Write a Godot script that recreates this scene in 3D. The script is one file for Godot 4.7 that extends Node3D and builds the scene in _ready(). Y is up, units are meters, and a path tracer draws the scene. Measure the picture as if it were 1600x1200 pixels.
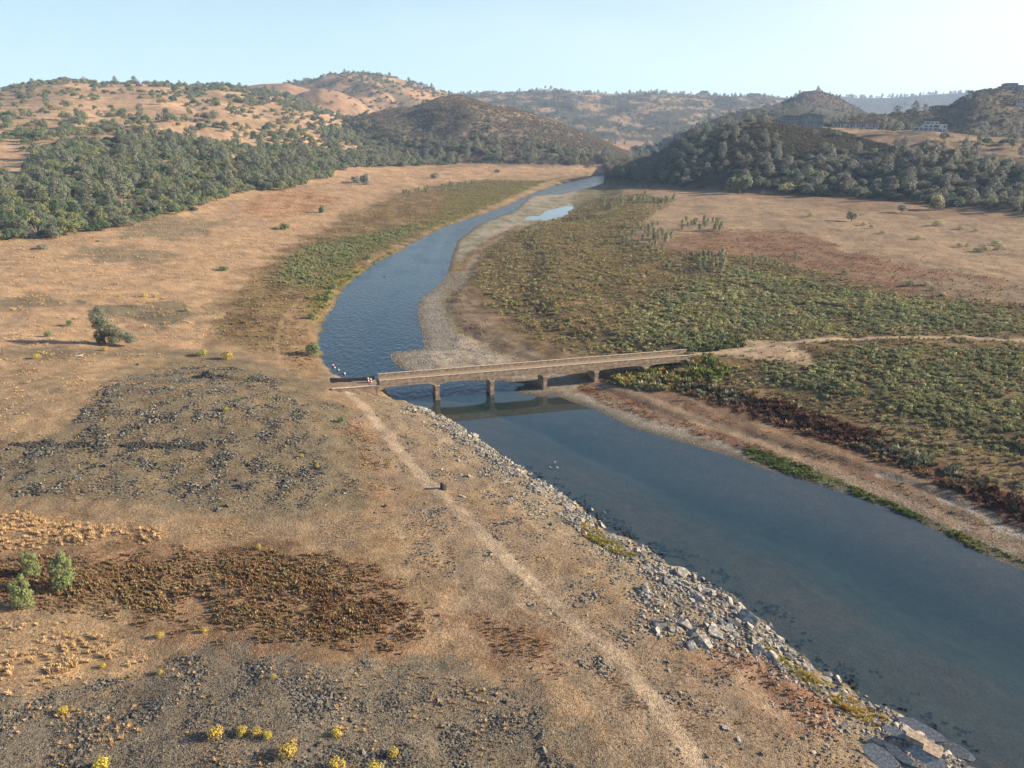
extends Node3D
# A river drawn down between dry oak hills, crossed by an old concrete arch bridge.

func _ready() -> void:
	# ------------------------------------------------------------ camera, sky, sun, exposure
	var cam := Camera3D.new()
	cam.name = "camera"
	cam.position = Vector3(0, EYE, 0)
	cam.rotation_degrees = Vector3(-20.256, 0, 0)
	cam.fov = 56.74
	cam.near = 0.5
	cam.far = 16000.0
	add_child(cam)
	var sun := DirectionalLight3D.new()
	sun.name = "sun"
	sun.light_color = Color(1.0, 0.925, 0.81)
	sun.light_energy = 1.6
	sun.light_angular_distance = 0.55
	sun.shadow_enabled = true
	add_child(sun)
	sun.look_at_from_position(SUN * 100.0, Vector3.ZERO, Vector3.UP)
	var env := Environment.new()
	env.background_mode = Environment.BG_SKY
	env.sky = Sky.new()
	env.sky.sky_material = sky_material()
	env.background_energy_multiplier = 1.0
	env.tonemap_mode = Environment.TONE_MAPPER_LINEAR
	env.tonemap_exposure = 3.35
	env.sdfgi_enabled = true
	env.ssao_enabled = true
	env.ssil_enabled = true
	env.fog_enabled = true
	env.fog_density = 0.00008
	env.fog_light_color = Color(0.74, 0.85, 1.0)
	var we := WorldEnvironment.new()
	we.name = "environment"
	we.environment = env
	add_child(we)
	# ------------------------------------------------------------ land and water
	start_river()
	for z in ZONES:
		zone_box.append(box_of(z[1]).grow(z[4] * 2.0 + 3.0))
	for p in PATHS:
		path_box.append(box_of(p[0]).grow(p[1] * 3.0 + 2.0))
	make_materials()
	ground()
	water()
	bridge()
	houses()
	trees()
	shrubs()
	rocks()
	ground_cover()
	oddments()

var SUN := Vector3(cos(deg_to_rad(20.0)) * cos(deg_to_rad(6.0)), sin(deg_to_rad(20.0)), -cos(deg_to_rad(20.0)) * sin(deg_to_rad(6.0)))

func sky_material() -> PanoramaSkyMaterial:
	var w := 512
	var h := 256
	var im := Image.create(w, h, false, Image.FORMAT_RGBAF)
	var puff := FastNoiseLite.new()
	puff.seed = 5
	puff.frequency = 1.4
	puff.fractal_octaves = 4
	for j in h:
		var el := (0.5 - (j + 0.5) / h) * PI
		for i in w:
			var az := (i + 0.5) / w * TAU
			# the left edge of a panorama looks along -z, a quarter further along +x
			var dir := Vector3(sin(az) * cos(el), sin(el), -cos(az) * cos(el))
			var up := maxf(el, 0.0)
			var low := exp(-pow(up / 0.29, 1.6))
			var c := Vector3(0.045, 0.10, 0.21).lerp(Vector3(0.205, 0.285, 0.305), low)
			var k := dir.dot(SUN)
			var glow := pow(maxf(0.0, k * 0.5 + 0.5), 5.0)
			c += Vector3(0.40, 0.28, 0.21) * glow * (0.30 + 0.70 * low)
			var veil := maxf(0.0, puff.get_noise_3d(dir.x * 1.2, dir.y * 9.0, dir.z * 1.2)) * 0.10
			c += Vector3(veil, veil * 0.7, veil * 0.6) * smoothstep(0.02, 0.2, up)
			if el < 0.0:
				c = Vector3(0.30, 0.25, 0.19)
			im.set_pixel(i, j, Color(c.x, c.y, c.z))
	var m := PanoramaSkyMaterial.new()
	m.panorama = ImageTexture.create_from_image(im)
	return m

# ---------------------------------------------------------------- the lie of the land
# Plan coordinates: x to the right, d = metres ahead of the drone (d = -z), heights above the river (y = 0).
const EYE := 66.0
var LEFT_BANK := PackedVector2Array([Vector2(53.5, 44.5), Vector2(51.9, 52.4), Vector2(49.1, 61.1), Vector2(47, 64.7), Vector2(43.8, 66.7), Vector2(40.4, 71.4), Vector2(37.3, 76), Vector2(35.8, 81.8), Vector2(33.1, 87.5), Vector2(25.9, 93.8), Vector2(22.9, 99.1), Vector2(17.5, 104.8), Vector2(12.7, 112.2), Vector2(8.6, 120.5), Vector2(0, 131.4), Vector2(-7.7, 142.3), Vector2(-15, 152.9), Vector2(-23.5, 160.8), Vector2(-31.9, 168.5), Vector2(-35.2, 175.9), Vector2(-37.9, 179.8), Vector2(-45.5, 182.9), Vector2(-49.9, 186), Vector2(-53, 192), Vector2(-57.4, 203.9), Vector2(-62.3, 220.7), Vector2(-65.9, 240.1), Vector2(-67.9, 262.9), Vector2(-70.4, 286.5), Vector2(-70.9, 308.9), Vector2(-68.8, 345.9), Vector2(-61.8, 382), Vector2(-54.1, 433.4), Vector2(-43.4, 489.9), Vector2(-26.1, 538.6), Vector2(-5.3, 606.8), Vector2(15.3, 700.1), Vector2(41.4, 792.4), Vector2(76.5, 881.2), Vector2(124.4, 991.6), Vector2(152.7, 1072)])
var RIGHT_BANK := PackedVector2Array([Vector2(88.5, 80.4), Vector2(84.8, 87.2), Vector2(80.1, 94.2), Vector2(76.8, 98.5), Vector2(73.8, 104.2), Vector2(70.6, 110.5), Vector2(65.6, 116.9), Vector2(61.2, 120.5), Vector2(56.7, 124.9), Vector2(51.6, 128.5), Vector2(44.6, 135.9), Vector2(36.6, 142.3), Vector2(27.8, 149.2), Vector2(21.6, 158.7), Vector2(14.5, 166.3), Vector2(9.9, 171.2), Vector2(7.3, 168.5), Vector2(2.5, 171.2), Vector2(0, 174.5), Vector2(2, 176.9), Vector2(5.9, 175.9), Vector2(3.4, 178.8), Vector2(-2.6, 180.8), Vector2(-17.4, 181.9), Vector2(-26.8, 187.1), Vector2(-32, 192), Vector2(-35.9, 199.6), Vector2(-37.1, 207.1), Vector2(-31.4, 208.4), Vector2(-27.3, 210.3), Vector2(-29.4, 224.3), Vector2(-34.1, 248.8), Vector2(-36.7, 275.3), Vector2(-32.5, 296.1), Vector2(-29.9, 322.8), Vector2(-31.8, 372.4), Vector2(-32.3, 426), Vector2(-23.9, 489.9), Vector2(-11.7, 531.1), Vector2(2.5, 579.4), Vector2(12.7, 658.5), Vector2(18.2, 693.9), Vector2(46.7, 712.9), Vector2(65.1, 747.1), Vector2(86.2, 792.4), Vector2(107.4, 852.6), Vector2(129.4, 933.3), Vector2(155.1, 1044)])
var BAR_BRIDGE := PackedVector2Array([Vector2(-35.6, 203.3), Vector2(-27.3, 210.3), Vector2(-34.7, 253.4), Vector2(-36.5, 284.2), Vector2(-29.3, 322.8), Vector2(-32.4, 392.2), Vector2(-25.1, 372.4), Vector2(-28.1, 308.9), Vector2(-26.7, 262.9), Vector2(-17.1, 228.1), Vector2(-3.9, 205.8), Vector2(9.1, 192), Vector2(16.8, 174), Vector2(9.9, 171.2), Vector2(0, 178.8), Vector2(-17.5, 182.9), Vector2(-26.8, 187.1), Vector2(-33.3, 194.9)])
var BAR_UPSTREAM := PackedVector2Array([Vector2(-33.5, 426), Vector2(-23.9, 489.9), Vector2(-7.3, 550.2), Vector2(17.9, 681.7), Vector2(72.4, 792.4), Vector2(125.1, 901.3), Vector2(76.2, 669.9), Vector2(56, 606.8), Vector2(35.2, 496.3), Vector2(0, 451.7), Vector2(-17.6, 354.3), Vector2(-25.9, 308.9)])
var POND := PackedVector2Array([Vector2(7.9, 523.7), Vector2(15.3, 542.4), Vector2(21.4, 538.6), Vector2(25.9, 566.5), Vector2(34.9, 583.8), Vector2(44.8, 606.8), Vector2(53.2, 611.6), Vector2(48.8, 583.8), Vector2(42.4, 566.5), Vector2(43.2, 550.2), Vector2(34.2, 523.7), Vector2(28.5, 520.2), Vector2(24.6, 506.3), Vector2(19.2, 516.6), Vector2(14, 509.7)])
var RIDGES := [   # crest as (x / d, d, height, d of the foot); steepness, depth of the back, scale and strength of the gullies
	[[Vector4(-1.085, 1500, 113.0, 330), Vector4(-0.834, 1550, 118.1, 350), Vector4(-0.666, 1700, 129.7, 385), Vector4(-0.615, 1750, 141.0, 400), Vector4(-0.581, 1800, 150.1, 420), Vector4(-0.532, 1800, 141.8, 440), Vector4(-0.457, 1850, 146.8, 470), Vector4(-0.416, 1900, 141.6, 500), Vector4(-0.383, 1900, 144.6, 540), Vector4(-0.292, 1900, 122.6, 640), Vector4(-0.235, 1900, 88.5, 720), Vector4(-0.169, 1900, 50.9, 800), Vector4(-0.085, 1800, 5.4, 900), Vector4(-0.034, 1700, -9.3, 980)], 1.25, 900.0, 0.0035, 0.16],   # savanna
	[[Vector4(-0.422, 2600, 66.0, 1900), Vector4(-0.352, 2600, 127.3, 1800), Vector4(-0.299, 2600, 181.5, 1700), Vector4(-0.265, 2600, 193.4, 1700), Vector4(-0.232, 2600, 211.2, 1700), Vector4(-0.198, 2600, 217.2, 1700), Vector4(-0.157, 2600, 201.4, 1700), Vector4(-0.116, 2600, 173.5, 1700), Vector4(-0.083, 2600, 153.5, 1700), Vector4(-0.034, 2600, 117.1, 1700), Vector4(0.025, 2600, 66.0, 1700), Vector4(0.085, 2600, 3.7, 1700)], 1.2, 900.0, 0.004, 0.22],   # peak
	[[Vector4(-0.438, 2250, 74.9, 1700), Vector4(-0.410, 2250, 119.0, 1650), Vector4(-0.366, 2250, 157.3, 1650), Vector4(-0.324, 2250, 167.7, 1650), Vector4(-0.291, 2250, 167.7, 1650), Vector4(-0.258, 2250, 150.4, 1700), Vector4(-0.218, 2250, 110.2, 1700), Vector4(-0.178, 2250, 57.1, 1700)], 1.0, 500.0, 0.004, 0.08],   # dome_west
	[[Vector4(-0.338, 2000, 58.1, 1600), Vector4(-0.301, 2000, 113.1, 1550), Vector4(-0.275, 2000, 136.4, 1550), Vector4(-0.250, 2000, 145.6, 1550), Vector4(-0.225, 2000, 137.9, 1550), Vector4(-0.201, 2000, 119.3, 1550), Vector4(-0.177, 2000, 81.8, 1600), Vector4(-0.153, 2000, 42.1, 1600)], 1.0, 450.0, 0.004, 0.06],   # dome_east
	[[Vector4(-0.470, 1450, 19.5, 1150), Vector4(-0.400, 1450, 37.1, 1150), Vector4(-0.322, 1470, 46.1, 1140), Vector4(-0.271, 1500, 54.1, 1120), Vector4(-0.219, 1500, 67.2, 1090), Vector4(-0.177, 1500, 82.6, 1060), Vector4(-0.134, 1500, 93.1, 1050), Vector4(-0.092, 1500, 106.0, 1040), Vector4(-0.067, 1500, 108.3, 1040), Vector4(-0.034, 1500, 99.0, 1040), Vector4(0.000, 1500, 88.5, 1040), Vector4(0.042, 1500, 70.7, 1040), Vector4(0.085, 1480, 49.5, 1050), Vector4(0.128, 1440, 26.8, 1060), Vector4(0.159, 1400, 7.4, 1070), Vector4(0.190, 1350, -12.7, 1100)], 1.1, 500.0, 0.008, 0.34],   # brush_hill
	[[Vector4(-0.235, 3600, 122.7, 2200), Vector4(-0.125, 3600, 173.2, 2200), Vector4(-0.067, 3600, 181.5, 2200), Vector4(-0.008, 3600, 189.9, 2200), Vector4(0.042, 3600, 198.2, 2200), Vector4(0.083, 3600, 187.1, 2200), Vector4(0.134, 3600, 181.5, 2200), Vector4(0.200, 3600, 184.3, 2200), Vector4(0.250, 3600, 178.8, 2200), Vector4(0.334, 3600, 170.4, 2200), Vector4(0.419, 3600, 148.0, 2200), Vector4(0.504, 3600, 117.1, 2200)], 1.1, 900.0, 0.003, 0.3],   # back_hills
	[[Vector4(0.126, 960, -5.9, 830), Vector4(0.147, 960, 2.1, 800), Vector4(0.159, 960, 13.2, 775), Vector4(0.189, 930, 28.6, 740), Vector4(0.222, 900, 43.0, 710), Vector4(0.255, 880, 53.4, 690), Vector4(0.296, 870, 62.5, 665), Vector4(0.329, 870, 67.4, 650), Vector4(0.363, 870, 63.9, 640), Vector4(0.415, 880, 59.7, 625), Vector4(0.457, 900, 59.6, 610), Vector4(0.509, 850, 56.5, 590), Vector4(0.555, 810, 57.0, 560), Vector4(0.638, 780, 50.4, 530), Vector4(0.767, 740, 47.1, 470), Vector4(0.939, 700, 44.7, 420), Vector4(1.284, 650, 42.5, 380)], 1.15, 350.0, 0.007, 0.12],   # bluff
	[[Vector4(0.340, 1100, 44.1, 850), Vector4(0.406, 1120, 59.8, 850), Vector4(0.447, 1150, 71.5, 860), Vector4(0.488, 1180, 75.3, 880), Vector4(0.530, 1200, 80.2, 900), Vector4(0.571, 1230, 87.3, 900), Vector4(0.585, 1250, 100.3, 900), Vector4(0.608, 1250, 111.9, 900), Vector4(0.632, 1250, 115.8, 900), Vector4(0.667, 1250, 110.9, 900), Vector4(0.749, 1250, 112.9, 880), Vector4(0.915, 1250, 114.8, 850), Vector4(1.248, 1250, 114.8, 800)], 1.3, 500.0, 0.006, 0.12],   # knob_right
	[[Vector4(0.138, 1800, -38.9, 1300), Vector4(0.172, 1800, -10.8, 1280), Vector4(0.221, 1750, 38.1, 1280), Vector4(0.270, 1700, 74.1, 1250), Vector4(0.319, 1700, 95.4, 1250), Vector4(0.377, 1700, 102.1, 1250), Vector4(0.446, 1700, 82.1, 1250), Vector4(0.525, 1700, 52.5, 1250)], 1.1, 400.0, 0.005, 0.15],   # hazy_slope
	[[Vector4(0.271, 2150, 48.9, 1700), Vector4(0.304, 2150, 72.8, 1700), Vector4(0.336, 2150, 99.9, 1700), Vector4(0.360, 2150, 123.3, 1700), Vector4(0.379, 2150, 143.3, 1700), Vector4(0.396, 2150, 146.6, 1700), Vector4(0.417, 2150, 135.0, 1700), Vector4(0.444, 2150, 109.9, 1700), Vector4(0.471, 2150, 83.0, 1700), Vector4(0.507, 2150, 57.5, 1700)], 1.1, 500.0, 0.004, 0.08],   # cone
	[[Vector4(0.167, 5500, 195.6, 4000), Vector4(0.335, 5500, 195.6, 4000), Vector4(0.426, 5500, 234.0, 4000), Vector4(0.455, 5500, 221.2, 4000), Vector4(0.501, 5500, 225.5, 4000), Vector4(0.542, 5500, 246.8, 4000), Vector4(0.592, 5500, 259.5, 4000), Vector4(0.668, 5500, 238.3, 4000), Vector4(0.791, 5500, 268.0, 4000), Vector4(0.960, 5500, 238.3, 4000)], 1.1, 1000.0, 0.002, 0.1],   # far_ridge
]
var KNOLLS := [[-80.8, 145.7, 55.0, 24.0, 4.8], [-66.3, 84.7, 50.0, 18.0, 0.8], [-30.8, 55.8, 40.0, 16.0, 1.2]]

var noise_a := FastNoiseLite.new()
var noise_b := FastNoiseLite.new()
var noise_c := FastNoiseLite.new()
var river_poly := PackedVector2Array()
var grid_s := []      # signed distance to the river's edge, by row
var grid_q := []      # distance to the left bank minus distance to the right bank
var grid_c := []      # signed distance to the low gravel bars
var grid_p := []      # signed distance to the still pond
const GX := -420.0
const GD := 16.0
const GN := 336
const GM := 460
const GS := 2.5

func start_noise() -> void:
	for k in 3:
		var n: FastNoiseLite = [noise_a, noise_b, noise_c][k]
		n.seed = 11 + k * 7
		n.noise_type = FastNoiseLite.TYPE_SIMPLEX_SMOOTH
		n.frequency = 1.0
		n.fractal_type = FastNoiseLite.FRACTAL_FBM
		n.fractal_octaves = [1, 3, 4][k]

func away(p: Vector2, line: PackedVector2Array) -> float:
	var best := 1e12
	for i in line.size() - 1:
		best = minf(best, p.distance_squared_to(Geometry2D.get_closest_point_to_segment(p, line[i], line[i + 1])))
	return sqrt(best)

func away_ring(p: Vector2, ring: PackedVector2Array) -> float:
	var best := 1e12
	var n := ring.size()
	for i in n:
		best = minf(best, p.distance_squared_to(Geometry2D.get_closest_point_to_segment(p, ring[i], ring[(i + 1) % n])))
	return -sqrt(best) if Geometry2D.is_point_in_polygon(p, ring) else sqrt(best)

func river_row(j: int) -> void:
	var s := PackedFloat32Array()
	var q := PackedFloat32Array()
	var c := PackedFloat32Array()
	var w := PackedFloat32Array()
	for i in GN:
		var p := Vector2(GX + i * GS, GD + j * GS)
		var a := away(p, LEFT_BANK)
		var b := away(p, RIGHT_BANK)
		s.append(minf(a, b) * (-1.0 if Geometry2D.is_point_in_polygon(p, river_poly) else 1.0))
		q.append(a - b)
		c.append(minf(away_ring(p, BAR_BRIDGE), away_ring(p, BAR_UPSTREAM)))
		w.append(away_ring(p, POND))
	grid_s[j] = s
	grid_q[j] = q
	grid_c[j] = c
	grid_p[j] = w

func start_river() -> void:
	start_noise()
	river_poly.append_array(LEFT_BANK)
	for i in RIGHT_BANK.size():
		river_poly.append(RIGHT_BANK[RIGHT_BANK.size() - 1 - i])
	for g in [grid_s, grid_q, grid_c, grid_p]:
		g.resize(GM)
	WorkerThreadPool.wait_for_group_task_completion(WorkerThreadPool.add_group_task(river_row, GM))

func look(g: Array, x: float, d: float) -> float:
	var u := clampf((x - GX) / GS, 0.0, GN - 1.01)
	var v := clampf((d - GD) / GS, 0.0, GM - 1.01)
	var i := int(u)
	var j := int(v)
	u -= i
	v -= j
	var r0: PackedFloat32Array = g[j]
	var r1: PackedFloat32Array = g[j + 1]
	return lerpf(lerpf(r0[i], r0[i + 1], u), lerpf(r1[i], r1[i + 1], u), v)

func steps(pts: PackedVector2Array, s: float) -> float:
	var n := pts.size()
	if s <= pts[0].x:
		return pts[0].y
	for i in range(1, n):
		if s < pts[i].x:
			return lerpf(pts[i - 1].y, pts[i].y, (s - pts[i - 1].x) / (pts[i].x - pts[i - 1].x))
	return pts[n - 1].y

var shore_left_near := PackedVector2Array([Vector2(-34, -4.5), Vector2(-22, -2.6), Vector2(-13, -1.15), Vector2(-7, -0.6), Vector2(-3, -0.28), Vector2(0, 0), Vector2(3, 0.9), Vector2(8, 1.9), Vector2(15, 2.8), Vector2(30, 4.0), Vector2(50, 5.0), Vector2(90, 6.2), Vector2(200, 8.0), Vector2(500, 16)])
var shore_left_far := PackedVector2Array([Vector2(-25, -1.6), Vector2(-8, -0.9), Vector2(0, 0), Vector2(5, 0.9), Vector2(20, 2.0), Vector2(50, 4.0), Vector2(90, 6.0), Vector2(150, 8.5), Vector2(300, 13.0), Vector2(600, 16)])
var shore_right_near := PackedVector2Array([Vector2(-40, -4.5), Vector2(-18, -3.0), Vector2(-6, -0.8), Vector2(0, 0), Vector2(11, 0.55), Vector2(13, 1.1), Vector2(30, 2.0), Vector2(40, 2.5), Vector2(48, 3.9), Vector2(100, 5.0), Vector2(300, 8.0), Vector2(500, 14)])

func segment_fill(x: float, d: float, a: Vector2, b: Vector2, ha: float, hb: float, half: float, slope: float) -> float:
	var p := Vector2(x, d)
	var t := clampf((p - a).dot(b - a) / (b - a).length_squared(), 0.0, 1.0)
	var e := p.distance_to(a.lerp(b, t))
	return lerpf(ha, hb, t) - maxf(0.0, e - half) * slope

# height of the valley floor without the hills; far(x, d) adds those
func valley(x: float, d: float) -> float:
	var s := look(grid_s, x, d)
	var q := look(grid_q, x, d)
	var jag := noise_b.get_noise_2d(x * 0.16, d * 0.16)
	var near := 1.0 - smoothstep(150.0, 205.0, d)
	s += jag * (1.6 if q < 0.0 else 0.5)
	var hl := lerpf(steps(shore_left_far, s), steps(shore_left_near, s), near)
	var hr := steps(shore_right_near, s)
	var h := lerpf(hl, hr, smoothstep(-4.0, 4.0, q))
	var c := look(grid_c, x, d)
	if c < 40.0:
		h = minf(h, 0.5 + jag * 0.25 + maxf(c, 0.0) * 0.16)
	h = minf(h, 0.55 + (look(grid_p, x, d) - 3.0) * 0.13 + 0.3 * jag)
	if s > 0.0:
		var k := smoothstep(8.0, 70.0, s)
		h += noise_b.get_noise_2d(x * 0.017 + 9.0, d * 0.017) * 1.3 * k + noise_c.get_noise_2d(x * 0.11, d * 0.11) * 0.28 * smoothstep(2.0, 12.0, s)
		if d < 260.0 and q < 0.0:
			for b in KNOLLS:
				var e: float = ((x - b[0]) / b[2]) ** 2 + ((d - b[1]) / b[3]) ** 2
				if e < 9.0:
					h += b[4] * exp(-e)
		# the causeways that carry the road onto the bridge
		if d > 130.0 and d < 225.0 and absf(x) < 110.0:
			h = maxf(h, segment_fill(x, d, Vector2(-34.5, 166.2), Vector2(-46, 163.4), 5.2, 5.25, 2.0, 2.6))
			h = maxf(h, segment_fill(x, d, Vector2(-46, 163.4), Vector2(-74, 170), 5.25, 7.0, 2.6, 0.6))
			h = maxf(h, segment_fill(x, d, Vector2(51.5, 187.4), Vector2(75, 193), 5.4, 5.5, 3.2, 0.35))
	return h

func far(x: float, d: float) -> Vector2:      # (height, which ridge it belongs to; -1 for none)
	var best := -50.0
	var which := -1.0
	if d < 330.0:
		return Vector2(best, which)
	var t := x / d
	for k in RIDGES.size():
		var r: Array = RIDGES[k]
		var line: Array = r[0]
		var n := line.size()
		if t < line[0].x or t > line[n - 1].x:
			continue
		var i := 1
		while t > line[i].x:
			i += 1
		var a: Vector4 = line[i - 1]
		var b: Vector4 = line[i]
		var m := a.lerp(b, (t - a.x) / (b.x - a.x))
		var crest := m.y
		var foot := m.w
		if d <= foot:
			continue
		var span: float = line[n - 1].x - line[0].x
		var fade := smoothstep(0.0, 0.1, (t - line[0].x) / span) * smoothstep(0.0, 0.1, (line[n - 1].x - t) / span)
		var f := 0.0
		var p := (d - foot) / (crest - foot)
		if p < 1.0:
			f = pow(sin(p * PI * 0.5), r[1])
		else:
			p = (d - crest) / r[2]
			f = maxf(0.0, 1.0 - p * p) if p < 1.0 else 0.0
		var rough: float = noise_c.get_noise_2d(x * r[3] + k * 31.0, d * r[3]) * r[4]
		f = f * fade
		var h := 8.0 + (m.z - 8.0) * f + rough * (m.z - 8.0) * f * (1.0 - 0.75 * f)
		if h > best:
			best = h
			which = k
	return Vector2(best, which)

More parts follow.
